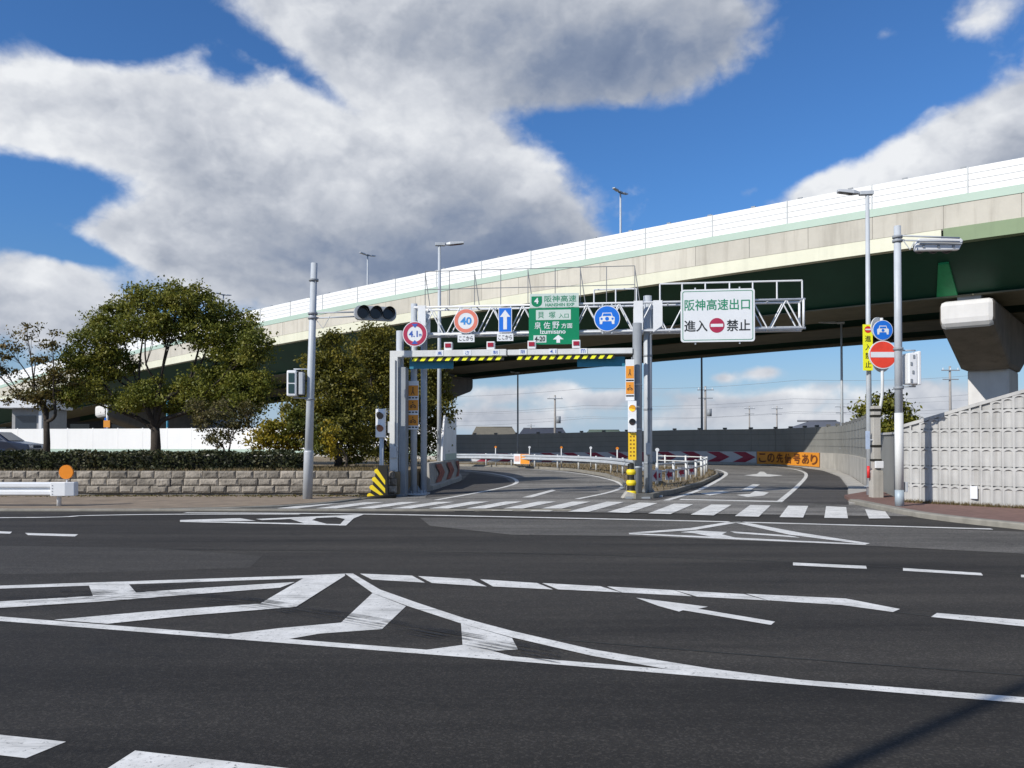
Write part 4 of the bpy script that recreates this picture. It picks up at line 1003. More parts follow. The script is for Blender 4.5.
MB().text('進入', X(696.6), Zp(325.8), 23*u, 11.6*u, -.025, 0, .016).build('lettering', M_TBLACK, r); MB().text('禁止', X(738.3), Zp(325.8), 23*u, 11.6*u, -.025, 0, .016).build('lettering', M_TBLACK, r)
MB().disc(X(717.3), Zp(325.5), 7.4*u, -.026).build('no_entry_disc', M_SDRED, r); MB().box(X(711.2), X(723.4), -.031, -.027, Zp(327), Zp(324)).build('no_entry_bar', M_SWHITE, r)
brackets(r, w, h)

# ================================================================== HEIGHT LIMIT PORTAL
HP0 = Vector(((395-512)/F*25.2, 25.2, 0)); HP1 = Vector(((637.5-512)/F*24.2, 24.2, 0)); HD = (HP1-HP0).normalized(); HRZ = math.atan2(HD.y, HD.x); HL = (HP1-HP0).length
def hl(px):
    k = (px-512)/F; t = (k*HP0.y-HP0.x)/(HD.x-k*HD.y); return t
hp = thing('height_limit_portal', 'low grey height limit frame with striped bars and red lamps, across the entrance lane', 'height barrier', HP0, HRZ)
MB().box(-.13, .12, -.14, .14, 0, 4.2).build('box_column', M_WPOST, hp, .012)
MB().box(.13, .34, -.05, .30, 0, 3.9).build('column_channel', M_GALVD, hp, .01)
MB().tube([(.06, .32, 0), (.06, .32, 5.05)], .115, 16).build('round_column', M_GALV, hp)
MB().tube([(HL, .0, 0), (HL, .0, 5.1)], .135, 18).build('round_column', M_GALVD, hp)
xm = hl(507.5)
MB().box(-.13, xm-.02, -.13, .13, 4.20, 4.39).build('beam', M_WPOST, hp, .008)
MB().box(xm+.02, HL-.136, -.12, .12, 4.21, 4.37).build('beam', M_WPOST, hp, .008)
for pa, pb in ((412, 504), (517, 615)):
    a, b = hl(pa), hl(pb); mb = MB().box(a, b, -.06, .02, 4.07, 4.185, 1); pt = (b-a)/round((b-a)/.245); x = a
    while x < b-.05:
        mb.face_y([(x, 4.072), (x+pt*.5, 4.072), (min(x+pt*.85, b), 4.183), (x+pt*.3, 4.183)], -.064, 0); x += pt
    mb.build('striped_bar', [M_YELN, M_BLK], hp)
for pa, pb in ((408, 452), (577, 625)): MB().box(hl(pa), hl(pb), .16, .19, 3.86, 4.15).build('teal_panel', M_TEAL, hp)
for p in (448.5, 491, 532, 576.5):
    x = hl(p); lb = MB().box(x-.12, x+.12, -.09, .09, 4.39, 4.63).build('lamp_box', M_WPAINT, hp, .01); MB().box(x-.085, x+.085, -.11, -.091, 4.47, 4.59).build('red_lens', M_LENSR, lb)
for p, t in ((440.5, '高'), (468, 'さ'), (496, '制'), (523.5, '限'), (553.5, '4.1'), (583.5, 'm')):
    x = hl(p); pl = MB().box(x-.115, x+.115, -.139, -.131, 4.215, 4.375).build('label_plate', M_SWHITE, hp); MB().text(t, x, 4.295, .13 if t != '4.1' else .18, .11, -.144, 0, .004).build('lettering', M_TBLUE, pl)
mb = MB()
for x, y in ((-.0, .1), (HL, 0)): mb.cbox((x, y, .03), (.7, .9, .06))
build_split(mb, 'base_plate', M_GALVD, hp)

mb = MB().box(-.20, -.131, -.10, .10, 1.9, 2.25); mb.build('junction_box', M_GREYP, hp, .01)
MB().box(-.10, .10, -.20, -.141, 1.15, 1.5).build('control_box', M_GREYP, hp, .01)
MB().tube([(.16, -.08, .05), (.16, -.08, 1.3), (.05, -.165, 1.4), (.05, -.165, 4.1)], .018, 6).build('conduit', M_GALVD, hp)
MB().tube([(HL-.09, -.115, .05), (HL-.09, -.115, 1.0), (HL-.16, -.1, 1.15), (HL-.16, -.1, 4.1)], .016, 6).build('conduit', M_GALVD, hp)
for z in (.9, 2.0, 3.3): MB().tube([(HL, 0, z-.025), (HL, 0, z+.025)], .142, 16).build('clamp', M_GALV, hp)
MB().tube([(tr+.03, -.14, .1), (tr+.03, -.14, 4.8), (tr+.2, -.3, 4.95)], .014, 6).build('conduit', M_GALVD, gan)
MB().box(tr-.07, tr+.07, -.22, -.128, 1.25, 1.6).build('control_box', M_GREYP, gan, .01)
for z in (1.0, 2.6, 4.2): MB().tube([(tr, 0, z-.03), (tr, 0, z+.03)], .131, 16).build('clamp', M_GALVD, gan)
# orange pictogram boards on the posts
def pict_board(name, label, px0, px1, py0, py1, Y, squares):
    a, b = at(px0, py1, Y), at(px1, py0, Y); root = thing(name, label, 'road sign', ((a.x+b.x)/2, Y, (a.z+b.z)/2), HRZ)
    w, h = b.x-a.x, b.z-a.z; u = Y/F
    MB().box(-w/2, w/2, -.015, .015, -h/2, h/2).build('panel', M_SWHITE, root)
    zc = (py0+py1)/2
    for i, (q0, q1) in enumerate(squares):
        z0, z1 = (zc-q1)*u, (zc-q0)*u
        MB().box(-w/2+.012, w/2-.012, -.021, -.016, z0, z1).build('orange_square', M_ORANGE, root)
        cz = (z0+z1)/2; mb = MB(); s = min(w, z1-z0)*.36
        if i == 0:
            mb.disc(0, cz+s*.75, s*.2, -.026, None, 12).face_y([(-.12*s, cz+.5*s), (.15*s, cz+.5*s), (.1*s, cz-.1*s), (.45*s, cz-s), (.2*s, cz-s), (-.02*s, cz-.3*s), (-.35*s, cz-s), (-.55*s, cz-s), (-.15*s, cz-.1*s)], -.026)
        else:
            for sx in (-.5, .5): mb.ring(sx*s, cz-.4*s, .2*s, .38*s, -.026, 14)
            mb.face_y([(-.5*s, cz-.45*s), (-.15*s, cz+.35*s), (.3*s, cz+.35*s), (.5*s, cz-.35*s), (.35*s, cz-.3*s), (.15*s, cz+.2*s), (-.1*s, cz+.2*s), (-.4*s, cz-.45*s)], -.026)
            mb.disc(-.05*s, cz+.75*s, s*.18, -.026, None, 12)
        mb.build('pictogram', M_TBLACK, root)
        mb = MB(); zs = z0-.055
        for k in range(3): mb.box((-.3+.3*k)*w-.035, (-.3+.3*k)*w+.035, -.022, -.0155, zs-.02, zs+.02)
        mb.build('small_print', M_TGREEN if i == 99 else M_TBLACK, root)
    MB().box(-.03, .03, .016, .12, -h/2+.1, h/2-.1).build('bracket', M_GALV, root)
    return root
pict_board('prohibition_board', 'white board with three shaded orange pictogram squares, on the left gantry post', 407.5, 418.8, 381, 429.5, 25.5, [(385.5, 396), (400, 410.5), (415, 425.5)])
pict_board('prohibition_board', 'narrow sunlit white board with two orange pictogram squares, on the right portal column', 625.6, 634.2, 359.5, 400.5, 23.95, [(366, 378.5), (382, 394)])

# two-lamp signals
def two_lamp(name, label, px, py0, py1, wpx, Y, post, upper, lower):
    a, b = at(px, py1, Y), at(px, py0, Y); root = thing(name, label, 'signal', (a.x, Y, 0 if post else a.z), HRZ)
    z0, z1 = (a.z, b.z) if post else (0, b.z-a.z); u = Y/F; w = wpx*u
    MB().box(-w/2, w/2, -.07, .07, z0, z1).build('housing', M_WPAINT, root, .01)
    r_ = w*.36
    for zz, m in ((z0+(z1-z0)*.76, upper), (z0+(z1-z0)*.32, lower)):
        l = MB().disc(0, zz, r_, -.085, -.071, 20).build('lens', m, root)
        mb = MB(); vs = []
        for k in range(13):
            an = R(-10+200*k/12); vs += [(r_*1.1*math.cos(an), -.071, zz+r_*1.1*math.sin(an)), (r_*1.1*math.cos(an), -.071-.16*max(.15, math.sin(max(0.0, min(math.pi, R(200*k/12-10))))), zz+r_*1.1*math.sin(an))]
        mb.add(vs, [(2*k, 2*k+1, 2*k+3, 2*k+2) for k in range(12)]); mb.build('visor', M_WPAINT, l)
    if post: MB().tube([(.02, .02, 0), (.02, .02, z0)], .065, 14).build('post', M_GALV, root)
    else: MB().box(-.03, .03, .071, .2, z1*.4, z1*.6).build('bracket', M_GALV, root)
    return root
two_lamp('lane_signal', 'white two lamp signal with dark lamps, on its own post left of the entrance', 380.8, 409, 437.5, 9.5, 24.6, True, M_LENS, pm('dim_amber_lens', (.25, .10, .05), .3))
rr = two_lamp('lane_signal', 'white two lamp signal with its upper amber lamp lit, above a yellow plate', 632.3, 401, 432, 8.6, 23.85, False, M_AMBER, M_LENS)
a, b = at(628.3, 460, 23.9), at(636.2, 432.6, 23.9)
yp = thing('warning_plate', 'narrow yellow plate with dark vertical print, below the lit two lamp signal', 'road sign', ((a.x+b.x)/2, 23.9, (a.z+b.z)/2), HRZ)
w, h = b.x-a.x, b.z-a.z
MB().box(-w/2, w/2, -.012, .012, -h/2, h/2).build('panel', M_YELD, yp)
mb = MB()
for cxx in (-w*.2, w*.2):
    for k in range(6): mb.box(cxx-.022, cxx+.022, -.018, -.0125, h*(.36-.14*k)-.022, h*(.36-.14*k)+.022)
mb.build('small_print', pm('print_brown', (.22, .10, .01), .6), yp)
MB().box(-.02, .02, .013, .16, -h*.3, h*.3).build('bracket', M_GALV, yp)
# striped bollards
pb = gp(631.5, 498)
bol = thing('striped_bollard', 'upright yellow and black ringed bollard standing before the right portal column', 'bollard', (pb.x, pb.y, 0))
prof = []; ms = []
nbk = 6; z = .0
prof.append((.17, .06))
for k in range(nbk):
    z0 = .06+k*.155; yl = (k % 2 == 0)
    for q_ in range(1, 5):
        rr_ = .135+(.032*math.sin(math.pi*q_/4) if yl else -.004); prof.append((rr_-.004*k, z0+.155*q_/4)); ms.append(0 if yl else 1)
prof.append((.02, z0+.19)); ms.append(1)
MB().lathe(prof, 24, (0, 0), ms).build('body', [M_YEL, M_BLK], bol); MB().prism_y([(-.3, 0), (.2, 0), (.15, .12), (-.15, .2)], -.2, .2).build('base', M_CONC, bol, .02)
pb = gp(379, 498)
bol = thing('crash_cushion', 'slanting yellow and black striped wedge beside the left signal post', 'bollard', (pb.x, pb.y, 0))
mb = MB(); mb.prism_y([(-.28, 0), (.28, 0), (.24, .95), (-.0, .95)], -.14, .16, 1)
ex = lambda z: -.28+.28*z/.95
for k in range(4):
    za, zb_ = .02+k*.235, .155+k*.235
    dr = .34; xr = .20
    mb.prism_y([(ex(za), za), (ex(zb_), zb_), (xr, max(zb_-dr, .02)), (xr, max(za-dr, .0))] if k else [(ex(za), za), (ex(zb_), zb_), (.02, .0), (-.1, .0)], -.150, -.141, 0)
    mb.tube([(ex(za+.06)-.005, -.14, za+.06), (ex(za+.06)-.005, .16, za+.06)], .066, 12, 0)
mb.build('body', [M_YEL, M_BLK], bol)

# ================================================================== TRAFFIC LIGHT POLES
def signal_unit(parent, name, ctr, rz, lens, housing=M_GREYP, horizontal=True, n=3, r_=.15):
    """housing with n lenses facing local -Y, mounted at ctr in the parent's space"""
    L = n*2*r_*1.08+.1; T = Matrix.Translation(ctr) @ Matrix.Rotation(rz, 4, 'Z')
    def put(mb): mb.v = [tuple(T @ Vector(v)) for v in mb.v]; return mb
    ax = (lambda d: (d, 0)) if horizontal else (lambda d: (0, d))
    hw, hh = (L/2, r_*1.18) if horizontal else (r_*1.18, L/2)
    h = put(MB().prism_y(rrect(2*hw, 2*hh, r_*.9), -.06, .12)).build(name, housing, parent)
    for k in range(n):
        d = (k-(n-1)/2)*2*r_*1.08; cx, cz = ax(d)
        l = put(MB().disc(cx, cz, r_*.9, -.075, -.061, 24)).build('lens', lens, h)
        vs = []
        for q_ in range(25):
            an = 2*math.pi*q_/24; dep = .10+.20*max(0, .35+.65*math.sin(an)); vs += [(cx+r_*math.cos(an), -.06, cz+r_*math.sin(an)), (cx+r_*1.02*math.cos(an), -.06-dep, cz+r_*1.02*math.sin(an))]
        put(MB().add(vs, [(2*q_, 2*q_+1, 2*q_+3, 2*q_+2) for q_ in range(24)], 0, True)).build('visor', M_BLACK, l)
    return h
b0 = gp(307.5, 500.5); t0_ = at(314.3, 261, b0.y); lean = (t0_-b0)
tl = thing('traffic_light', 'grey leaning pole with a black three lamp traffic light on its arm', 'traffic light', (b0.x, b0.y, .04))
zz = lambda py: at(512, py, b0.y).z-.1
lx = lambda z: lean.x*z/lean.z
H_ = lean.z-.1
MB().tube([(0, 0, 0), (lx(1.3), 0, 1.3), (lx(1.35), 0, 1.35)], .135, 18).build('pole_sleeve', pm('sleeve_paint', (.44, .46, .48), .5, .1, .08, 3), tl)
MB().tube([(lx(1.3), 0, 1.3), (lx(H_*.5), 0, H_*.5), (lx(H_), 0, H_)], [.115, .105, .09], 18).build('pole', M_GALV, tl)
mb = MB()
for py in (278, 311.5, 316, 397): z = zz(py); mb.tube([(lx(z), 0, z-.03), (lx(z), 0, z+.03)], .135, 16)
build_split(mb, 'clamp', M_GALVD, tl)
xs_ = at(357, 312, b0.y).x-b0.x; za = zz(312.5)
mb = MB(); mb.tube([(lx(za), 0, za+.05), (xs_+.1, -.1, za+.06)], .022, 8); mb.tube([(lx(za), 0, za-.1), (xs_+.1, -.1, za-.06)], .022, 8); mb.tube([(lx(za), 0, za-.02), (lx(za)+.3, -.05, za-.4), (lx(za)+.5, -.1, za-.06)], .01, 6)
mb.build('arm', M_GALV, tl)
hd = signal_unit(tl, 'signal_head', (at(376, 312, b0.y).x-b0.x, -.12, zz(312)), R(18), M_LENS, M_GREYP, True, 3, .163)
# pedestrian signal facing left, seen from the side
pz = zz(381.5); px_ = at(294, 381, b0.y).x-b0.x
mb = MB().box(px_-.16, px_+.12, -.2, .12, pz-.36, pz+.36); ph = mb.build('pedestrian_signal', M_WPAINT, tl, .04)
MB().box(px_+.122, px_+.30, -.15, .1, pz-.34, pz+.34).build('signal_door', M_BLACK, ph, .02)
MB().box(px_-.1, px_+.06, -.215, -.201, pz-.28, pz-.02).build('lens', M_LENSG, ph)
MB().box(px_-.1, px_+.06, -.215, -.201, pz+.02, pz+.28).build('lens', M_LENSG, ph)
p2 = at(301.5, 383, b0.y).x-b0.x; MB().box(p2-.02, p2+.1, -.24, .0, pz-.32, pz+.3).build('control_box', M_GREYP, tl, .02)
mb = MB()
for dz in (-.4, .4): mb.tube([(px_, -.05, pz+dz), (lx(pz), 0, pz+dz)], .018, 8)
build_split(mb, 'bracket', M_GALV, tl)

b1 = gp(899.6, 510.2); zz1 = lambda py: at(512, py, b1.y).z-.1
tl2 = thing('traffic_light', 'tall pole with a traffic light seen from behind at its top, by the ribbed wall', 'traffic light', (b1.x, b1.y, .1))
MB().tube([(0, 0, 0), (0, 0, zz1(490))], .105, 18).build('pole_foot', pm('foot_blue_grey', (.36, .42, .46), .5, .1, .08, 3), tl2)
MB().tube([(0, 0, zz1(490)), (0, 0, zz1(413))], .10, 18).build('pole_sleeve', pm('sleeve_white', (.62, .62, .60), .5, 0, .06, 3, streak=.25), tl2)
MB().tube([(0, 0, zz1(413)), (0, 0, zz1(226))], [.092, .08], 18).build('pole', M_GALV, tl2)
mb = MB()
for py in (237, 241, 388, 349): z = zz1(py); mb.tube([(0, 0, z-.03), (0, 0, z+.03)], .115, 16)
build_split(mb, 'clamp', M_GALVD, tl2)
mb = MB(); z = zz1(238); x9 = at(922, 240, b1.y).x-b1.x
mb.tube([(0, 0, z+.06), (x9+.9, .0, z-.0)], .022, 8); mb.tube([(0, 0, z-.05), (x9+.9, .0, z-.09)], .022, 8); mb.tube([(.1, -.05, z-.05), (.25, -.1, z-.3), (.4, 0, z-.1)], .012, 6); mb.build('arm', M_GALV, tl2)
hz = zz1(242.5); xa, xb = at(917, 243, b1.y).x-b1.x, at(966, 243, b1.y).x-b1.x
h2 = MB().prism_y([(xa+.03, hz-.17), (xb-.10, hz-.15), (xb, hz+.08), (xb-.05, hz+.13), (xa+.1, hz+.13), (xa+.02, hz-.05)], .1, .24).build('signal_head', M_WPAINT, tl2, .025)
MB().box(xa+.1, xb-.06, .06, .099, hz-.02, hz+.03).build('back_rail', M_GREYP, h2); 
mb = MB()
for k in range(3):
    c = xa+.25+k*.33; mb.tube([(c, .24, hz-.02), (c, .42, hz-.03)], .15, 18)
build_split(mb, 'visor', M_BLACK, h2)
mb = MB()
for k in range(3): mb.cbox((xa+.2+k*.36, .09, hz-.07), (.05, .03, .06))
build_split(mb, 'latch', M_GALVD, h2)
pz = zz1(368.5); xa, xb = at(905.5, 368, b1.y).x-b1.x, at(917.5, 368, b1.y).x-b1.x
p3 = MB().box(xa, xb-.07, -.16, .18, pz-.38, pz+.36).build('pedestrian_signal', M_WPAINT, tl2, .03)
MB().box(xb-.069, xb+.01, -.17, .19, pz-.40, pz+.40).build('visor_hood', M_WPAINT, p3, .02)
mb = MB()
for dz, dx in ((-.3, .06), (-.1, .1), (.1, .06), (.27, .12)): mb.cbox((xa+dx, -.168, pz+dz), (.04, .02, .08))
build_split(mb, 'latch', M_GALVD, p3)
mb = MB()
for dz in (-.43, .43): mb.tube([(0, 0, pz+dz), (xb-.05, 0, pz+dz)], .02, 8)
build_split(mb, 'bracket', M_GALV, tl2)
MB().box(.125, .18, -.06, .06, zz1(492), zz1(482)).build('terminal_box', M_GREYP, tl2, .01)

# ================================================================== RIGHT SIGN CLUSTER
Yc = 23.2
sp = at(879.5, 500, Yc)
ne = thing('no_entry_post', 'bent white post carrying a red no entry disc and a smaller blue car disc', 'road sign', (sp.x, Yc, .05))
ux = lambda px: at(px, 400, Yc).x-sp.x
uz = lambda py: at(512, py, Yc).z-.05
MB().tube([(0, .05, 0), (0, .05, uz(420)), (ux(880), .04, uz(412)), (ux(882.5), .02, uz(396)), (ux(882.5), .0, uz(385)), (ux(882.2), .0, uz(318))], .042, 14).build('post', M_WPOST, ne)
u = Yc/F
cx, cz, RR = ux(882), uz(355), 14.2*u
MB().disc(cx, cz, RR, -.085, -.055).build('no_entry_panel', M_SWHITE, ne); MB().disc(cx, cz, RR*.93, -.090, -.086).build('red_face', pm('sign_bright_red', (.75, .06, .03), .4), ne)
MB().box(cx-RR*.88, cx+RR*.88, -.095, -.091, cz-RR*.19, cz+RR*.19).build('white_bar', M_SWHITE, ne)
cx2, cz2, RB = ux(882), uz(330.5), 10*u
MB().disc(cx2, cz2, RB, -.085, -.055).build('car_sign_panel', M_SWHITE, ne)
mb = MB().disc(cx2, cz2, RB*.95, -.090, -.086); o = mb.build('blue_face', M_SBLUE, ne)
k = RB; mb = MB()
def shift(poly): return [(x+cx2, z+cz2) for x, z in poly]
mb.face_y(shift([(-.34*k, .44*k), (.34*k, .44*k), (.42*k, .17*k), (.58*k, .08*k), (.58*k, -.22*k), (-.58*k, -.22*k), (-.58*k, .08*k), (-.42*k, .17*k)]), -.094)
for s in (-1, 1): mb.face_y(shift([(s*.34*k, -.22*k), (s*.56*k, -.22*k), (s*.56*k, -.44*k), (s*.38*k, -.44*k)]), -.094)
mb.build('car_symbol', M_SWHITE, ne)
MB().face_y(shift([(-.29*k, .36*k), (.29*k, .36*k), (.34*k, .17*k), (-.34*k, .17*k)]), -.098).disc(cx2, cz2-.03*k, .15*k, -.098, None, 16).build('car_symbol_detail', M_SBLUE, ne)
# rear discs turned the other way
mb = MB()
T = Matrix.Translation((ux(881), .12, 0)) @ Matrix.Rotation(R(28), 4, 'Z')
m1 = MB().disc(0, uz(327), RB*1.05, 0, .03).disc(.12, uz(357.5), RR, 0, .03); mb.add([T @ Vector(v) for v in m1.v], m1.f); build_split(mb, 'rear_disc', M_WPOST, ne)
# yellow vertical plate on the lamp post
Yl = 24.0
lp0 = at(869.6, 500, Yl)
LAMPZ = at(512, 194, Yl).z
def street_lamp(label, loc, h, arms, r0=.075, r1=.05, mat=M_GALV, group='street lamps', head_mat=None, L=.8):
    root = thing('street_lamp', label, 'street lamp', loc, 0, group)
    MB().tube([(0, 0, 0), (0, 0, h*.5), (0, 0, h)], [r0, (r0+r1)/2, r1], 12).build('pole', mat, root)
    MB().cbox((0, 0, .3), (r0*2.6, r0*2.6, .02)).build('base_band', mat, root)
    for (dx, dy) in arms:
        a = math.atan2(dy, dx); d = Vector((dx, dy, 0)).normalized()
        T = Matrix.Translation((0, 0, h)) @ Matrix.Rotation(a, 4, 'Z')
        m1 = MB().box(-.16, .22, -.09, .09, -.03, .08); mb = MB().add([T @ Vector(v) for v in m1.v], m1.f); nk = mb.build('bracket', mat, root, .01)
        m1 = MB().add([(.22, -.05, .0), (.22, .05, .0), (.22, .05, .07), (.22, -.05, .07), (.40, -.13, .0), (.40, .13, .0), (.40, .10, .12), (.40, -.10, .12),
                       (.22+L, -.12, .07), (.22+L, .12, .07), (.22+L, .08, .15), (.22+L, -.08, .15)],
                      [(0, 3, 2, 1), (0, 1, 5, 4), (1, 2, 6, 5), (2, 3, 7, 6), (3, 0, 4, 7), (4, 5, 9, 8), (5, 6, 10, 9), (6, 7, 11, 10), (7, 4, 8, 11), (8, 9, 10, 11)])
        mb = MB().add([T @ Vector(v) for v in m1.v], m1.f); hd_ = mb.build('lamp_head', head_mat or M_GREYP, root, .015)
        m1 = MB().add([(.42, -.09, -.006), (.42, .09, -.006), (.16+L, .09, .052), (.16+L, -.09, .052)], [(3, 2, 1, 0)]); mb = MB().add([T @ Vector(v) for v in m1.v], m1.f); mb.build('lamp_glass', M_GLASS, hd_)
    return root
street_lamp('tall pale lamp post with its head to the left, behind the yellow plate', (lp0.x, Yl, .05), LAMPZ-.05, [(-1, .1)], .085, .055, M_GALV, None, None, .62)
a, b = at(863.2, 370.5, Yl-.15), at(872.4, 324.5, Yl-.15)
yv = thing('no_entry_plate', 'tall narrow yellow plate with black writing and a small no entry disc', 'road sign', ((a.x+b.x)/2, Yl-.15, (a.z+b.z)/2))
w, h = b.x-a.x, b.z-a.z
MB().box(-w/2, w/2, -.015, .015, -h/2, h/2).build('panel', M_YELN, yv)
MB().disc(0, h*.39, w*.36, -.02, None, 24).build('no_entry_disc', M_SRED, yv); MB().box(-w*.27, w*.27, -.026, -.0215, h*.39-.02, h*.39+.02).build('white_bar', M_SWHITE, yv)
mb = MB()
for i, c in enumerate('進入禁止'): mb.text(c, 0, h*(.19-.185*i), w*.62, w*.66, -.02, 0, .01)
mb.build('lettering', M_TBLACK, yv); MB().box(-.05, .05, .016, .075, -h*.4, h*.4).build('bracket', M_GALV, yv)
# concrete post with boxes
Yp = 23.0; cp = at(876.5, 500, Yp)
cpo = thing('concrete_post', 'weathered square concrete post with dark bands, beside the bent no entry post', 'post', (cp.x, Yp, .05))
cz_ = lambda py: at(512, py, Yp).z-.05
MB().box(-.16, .14, -.14, .14, 0, cz_(470)).build('plinth', M_CONC, cpo, .015)
MB().box(-.11, .09, -.1, .1, cz_(470), cz_(406)).build('shaft', M_CONC, cpo, .01)
mb = MB()
for py in (410, 416, 446, 460): z = cz_(py); mb.box(-.125, .105, -.115, .115, z-.03, z+.03)
build_split(mb, 'dark_band', M_BLK, cpo)
MB().box(-.10, .12, -.2, -.116, cz_(468), cz_(461)).build('white_box', M_WPAINT, cpo, .01)
MB().box(-.30, -.19, -.05, -.02, cz_(449), cz_(431)).build('blue_plate', pm('pale_blue_plate', (.40, .48, .62), .5), cpo)
MB().tube([(-.25, -.03, cz_(440)), (-.1, -.03, cz_(440))], .02, 6).build('bracket', M_GALV, cpo)
MB().tube([(-.22, -.0, cz_(478)), (-.22, 0, cz_(466))], .04, 8).build('red_marker', M_SRED, cpo); MB().tube([(-.24, 0, cz_(472)), (-.12, 0, cz_(472))], .02, 6).build('marker_bracket', M_GALV, cpo)

# ================================================================== STREET LAMPS
Y = 31.2; p = at(440.5, 440, Y)
street_lamp('tall lamp post rising behind the height limit portal, its single head pointing right', (p.x-.05, Y, .5), at(512, 245, Y).z-.5, [(1, .1)], .09, .055, M_GALV, None, None, .7)
Y = 47.0; p = at(838.5, 450, Y)
street_lamp('lamp post standing on the curved barrier right of the exit ramp', (p.x+.25, Y+.1, 1.0), at(512, 323, Y).z-1.0, [(-1, .2)], .085, .055, M_GALV, None, None, 1.0)
Y = 64.5; p = at(702, 450, Y)
street_lamp('dark shaded lamp post rising from the barrier behind the island up to the viaduct', (p.x, Y, .0), at(512, 352, Y).z, [(-1, .3)], .10, .07, M_GALVD, None, M_GALVD)
Y = 68.4; p = at(517.8, 450, Y)
street_lamp('slim dark lamp post against the sky between the portal columns', (p.x, Y, .0), at(512, 373, Y).z, [(-1, -.1)], .085, .06, M_GALVD, None, M_GALVD, .4)
lamp_lab = ['double headed lamp on the viaduct, rising above its middle against blue sky', 'double headed lamp on the viaduct, above the black traffic light', 'small double headed lamp on the viaduct, beside the top of the big green tree']
for i, s in enumerate((25.1, 51.2, 73.8)):
    p = vp(s, 9.2, 11.2); street_lamp(lamp_lab[i], p, 19.35+zo(s)*1.1-p.z, [(VN.x, VN.y), (-VN.x, -VN.y)], .10, .06, M_GALV, 'lamps along the viaduct', None, .7)
street_lamp('tall lamp post behind the viewer whose shadow crosses the road in the lower right corner', (-5.5, -1.45, 0), 9.5, [(1, .3)], .07, .05)

# ================================================================== GUARD RAILS
def wbeam(path, zc, h=.33, d=.08, flip=1):
    pr = [(0, zc-h/2), (d*flip, zc-h*.38), (d*flip, zc-h*.18), (0.01*flip, zc-h*.08), (0.01*flip, zc+h*.08), (d*flip, zc+h*.18), (d*flip, zc+h*.38), (0, zc+h/2)]
    pr2 = [(o-.012*flip, z) for o, z in reversed(pr)]
    return MB().sweep(path, pr+pr2)
gr = thing('guardrail', 'white road guardrail with a boxed end on the left sidewalk', 'guardrail', (0, 20.4, .05))
ex = at(75, 490, 20.4).x
wbeam([(-45, 0), (ex-.75, 0), (ex-.56, 0)], .42, .34).build('rail', M_WPAINT, gr)
MB().prism_z([(ex-.56, -.10), (ex-.2, -.10), (ex, -.03), (ex, .16), (ex-.06, .2), (ex-.56, .06)], .25, .59).build('end_cap', M_WPAINT, gr, .015)
mb = MB()
for k in range(4): mb.tube([(ex-.5+.0*k, -.10, .3+.07*k), (ex-.5, -.112, .3+.07*k)], .012, 6)
build_split(mb, 'bolt', M_GALVD, gr)
for k in range(9): MB().tube([(ex-.42-k*4, .06, 0), (ex-.42-k*4, .06, .56)], .055, 12).build('post', M_WPAINT, gr)
x = at(66.5, 472, 20.4).x; MB().disc(x, at(512, 472, 20.4).z-.05, .172, -.03, .03, 28).build('reflector', M_OREF, gr); MB().tube([(x, 0.03, .55), (x, .03, .75)], .02, 8).build('reflector_stem', M_WPAINT, gr)
IG = crom([(-22, 59.5), (-3.45, 55.5), (.45, 52), (3.3, 47), (4.7, 42), (5.15, 37), (5.05, 33), (4.75, 29.5)], 8)
ig = thing('guardrail', 'long grey steel guardrail curving along the entrance side of the island', 'guardrail', (0, 0, .12))
wbeam(poly_pts(IG), .60, .32, .08, 1).build('rail', M_GALV, ig)
for p in resample(IG, 2.6)[:16]: MB().tube([(p.x+.06, p.y+.06, 0), (p.x+.06, p.y+.06, .8)], .05, 8).build('post', M_WPOST, ig)
for px, Yd in ((494, 54.5), (528, 52.4), (560, 49.2), (589.5, 46.3), (616, 40.5), (656, 32.5)):
    p = at(px, 450, Yd); dl = thing('delineator', {494: 'farthest slim white delineator, by the orange board on the guardrail', 528: 'slim delineator just right of the orange board on the guardrail', 560: 'slim white delineator midway along the grey guardrail', 589.5: 'slim white delineator fourth from the left along the guardrail', 616: 'slim delineator beside the yellow plate on the portal column', 656: 'slim white delineator right of the gantry post by the white fence'}[px], 'delineator', (p.x+.1, Yd+.3, .13), 0, 'delineators on the island')
    MB().tube([(0, 0, 0), (0, 0, 1.15)], .032, 8).build('post', M_WPOST, dl); MB().disc(0, 1.2, .075, -.02, .02, 16).build('reflector', M_OREF if px in (494, 560, 616) else M_SWHITE, dl)
a, b = at(512.5, 464, 51.8), at(531, 454, 51.8)
sb = thing('guardrail_board', 'small board half white and half orange, fixed on the grey guardrail', 'sign board', ((a.x+b.x)/2, 51.7, (a.z+b.z)/2), R(-40))
sx = (b.x-a.x)/2*1.1; hh = (b.z-a.z)/2
MB().box(-sx, sx, -.02, .02, -hh, hh).build('panel', M_SWHITE, sb); MB().box(-sx*.15, sx-.01, -.026, -.021, -hh+.01, hh-.01).build('orange_half', M_ORANGE, sb); MB().box(-sx*.9, -sx*.25, -.026, -.021, -hh*.5, hh*.6).build('pink_patch', pm('pale_pink', (.65, .42, .36), .5), sb)
MB().box(-.05, .05, .021, .12, -hh*.8, hh*.5).build('bracket', M_GALV, sb)
IF = crom([(5.15, 29.5), (5.9, 30.9), (7.0, 33.2), (8.1, 35.9), (9.2, 39.5), (10.1, 43.3), (9.9, 46), (8.6, 49)], 6)
fe = thing('guard_fence', 'white two rail pipe fence along the exit side of the island', 'fence', (0, 0, .12))
mb = MB()
for z in (.72, .46): mb.tube([(p.x, p.y, z) for p in IF], .032, 8)
mb.build('rail', M_WPOST, fe)
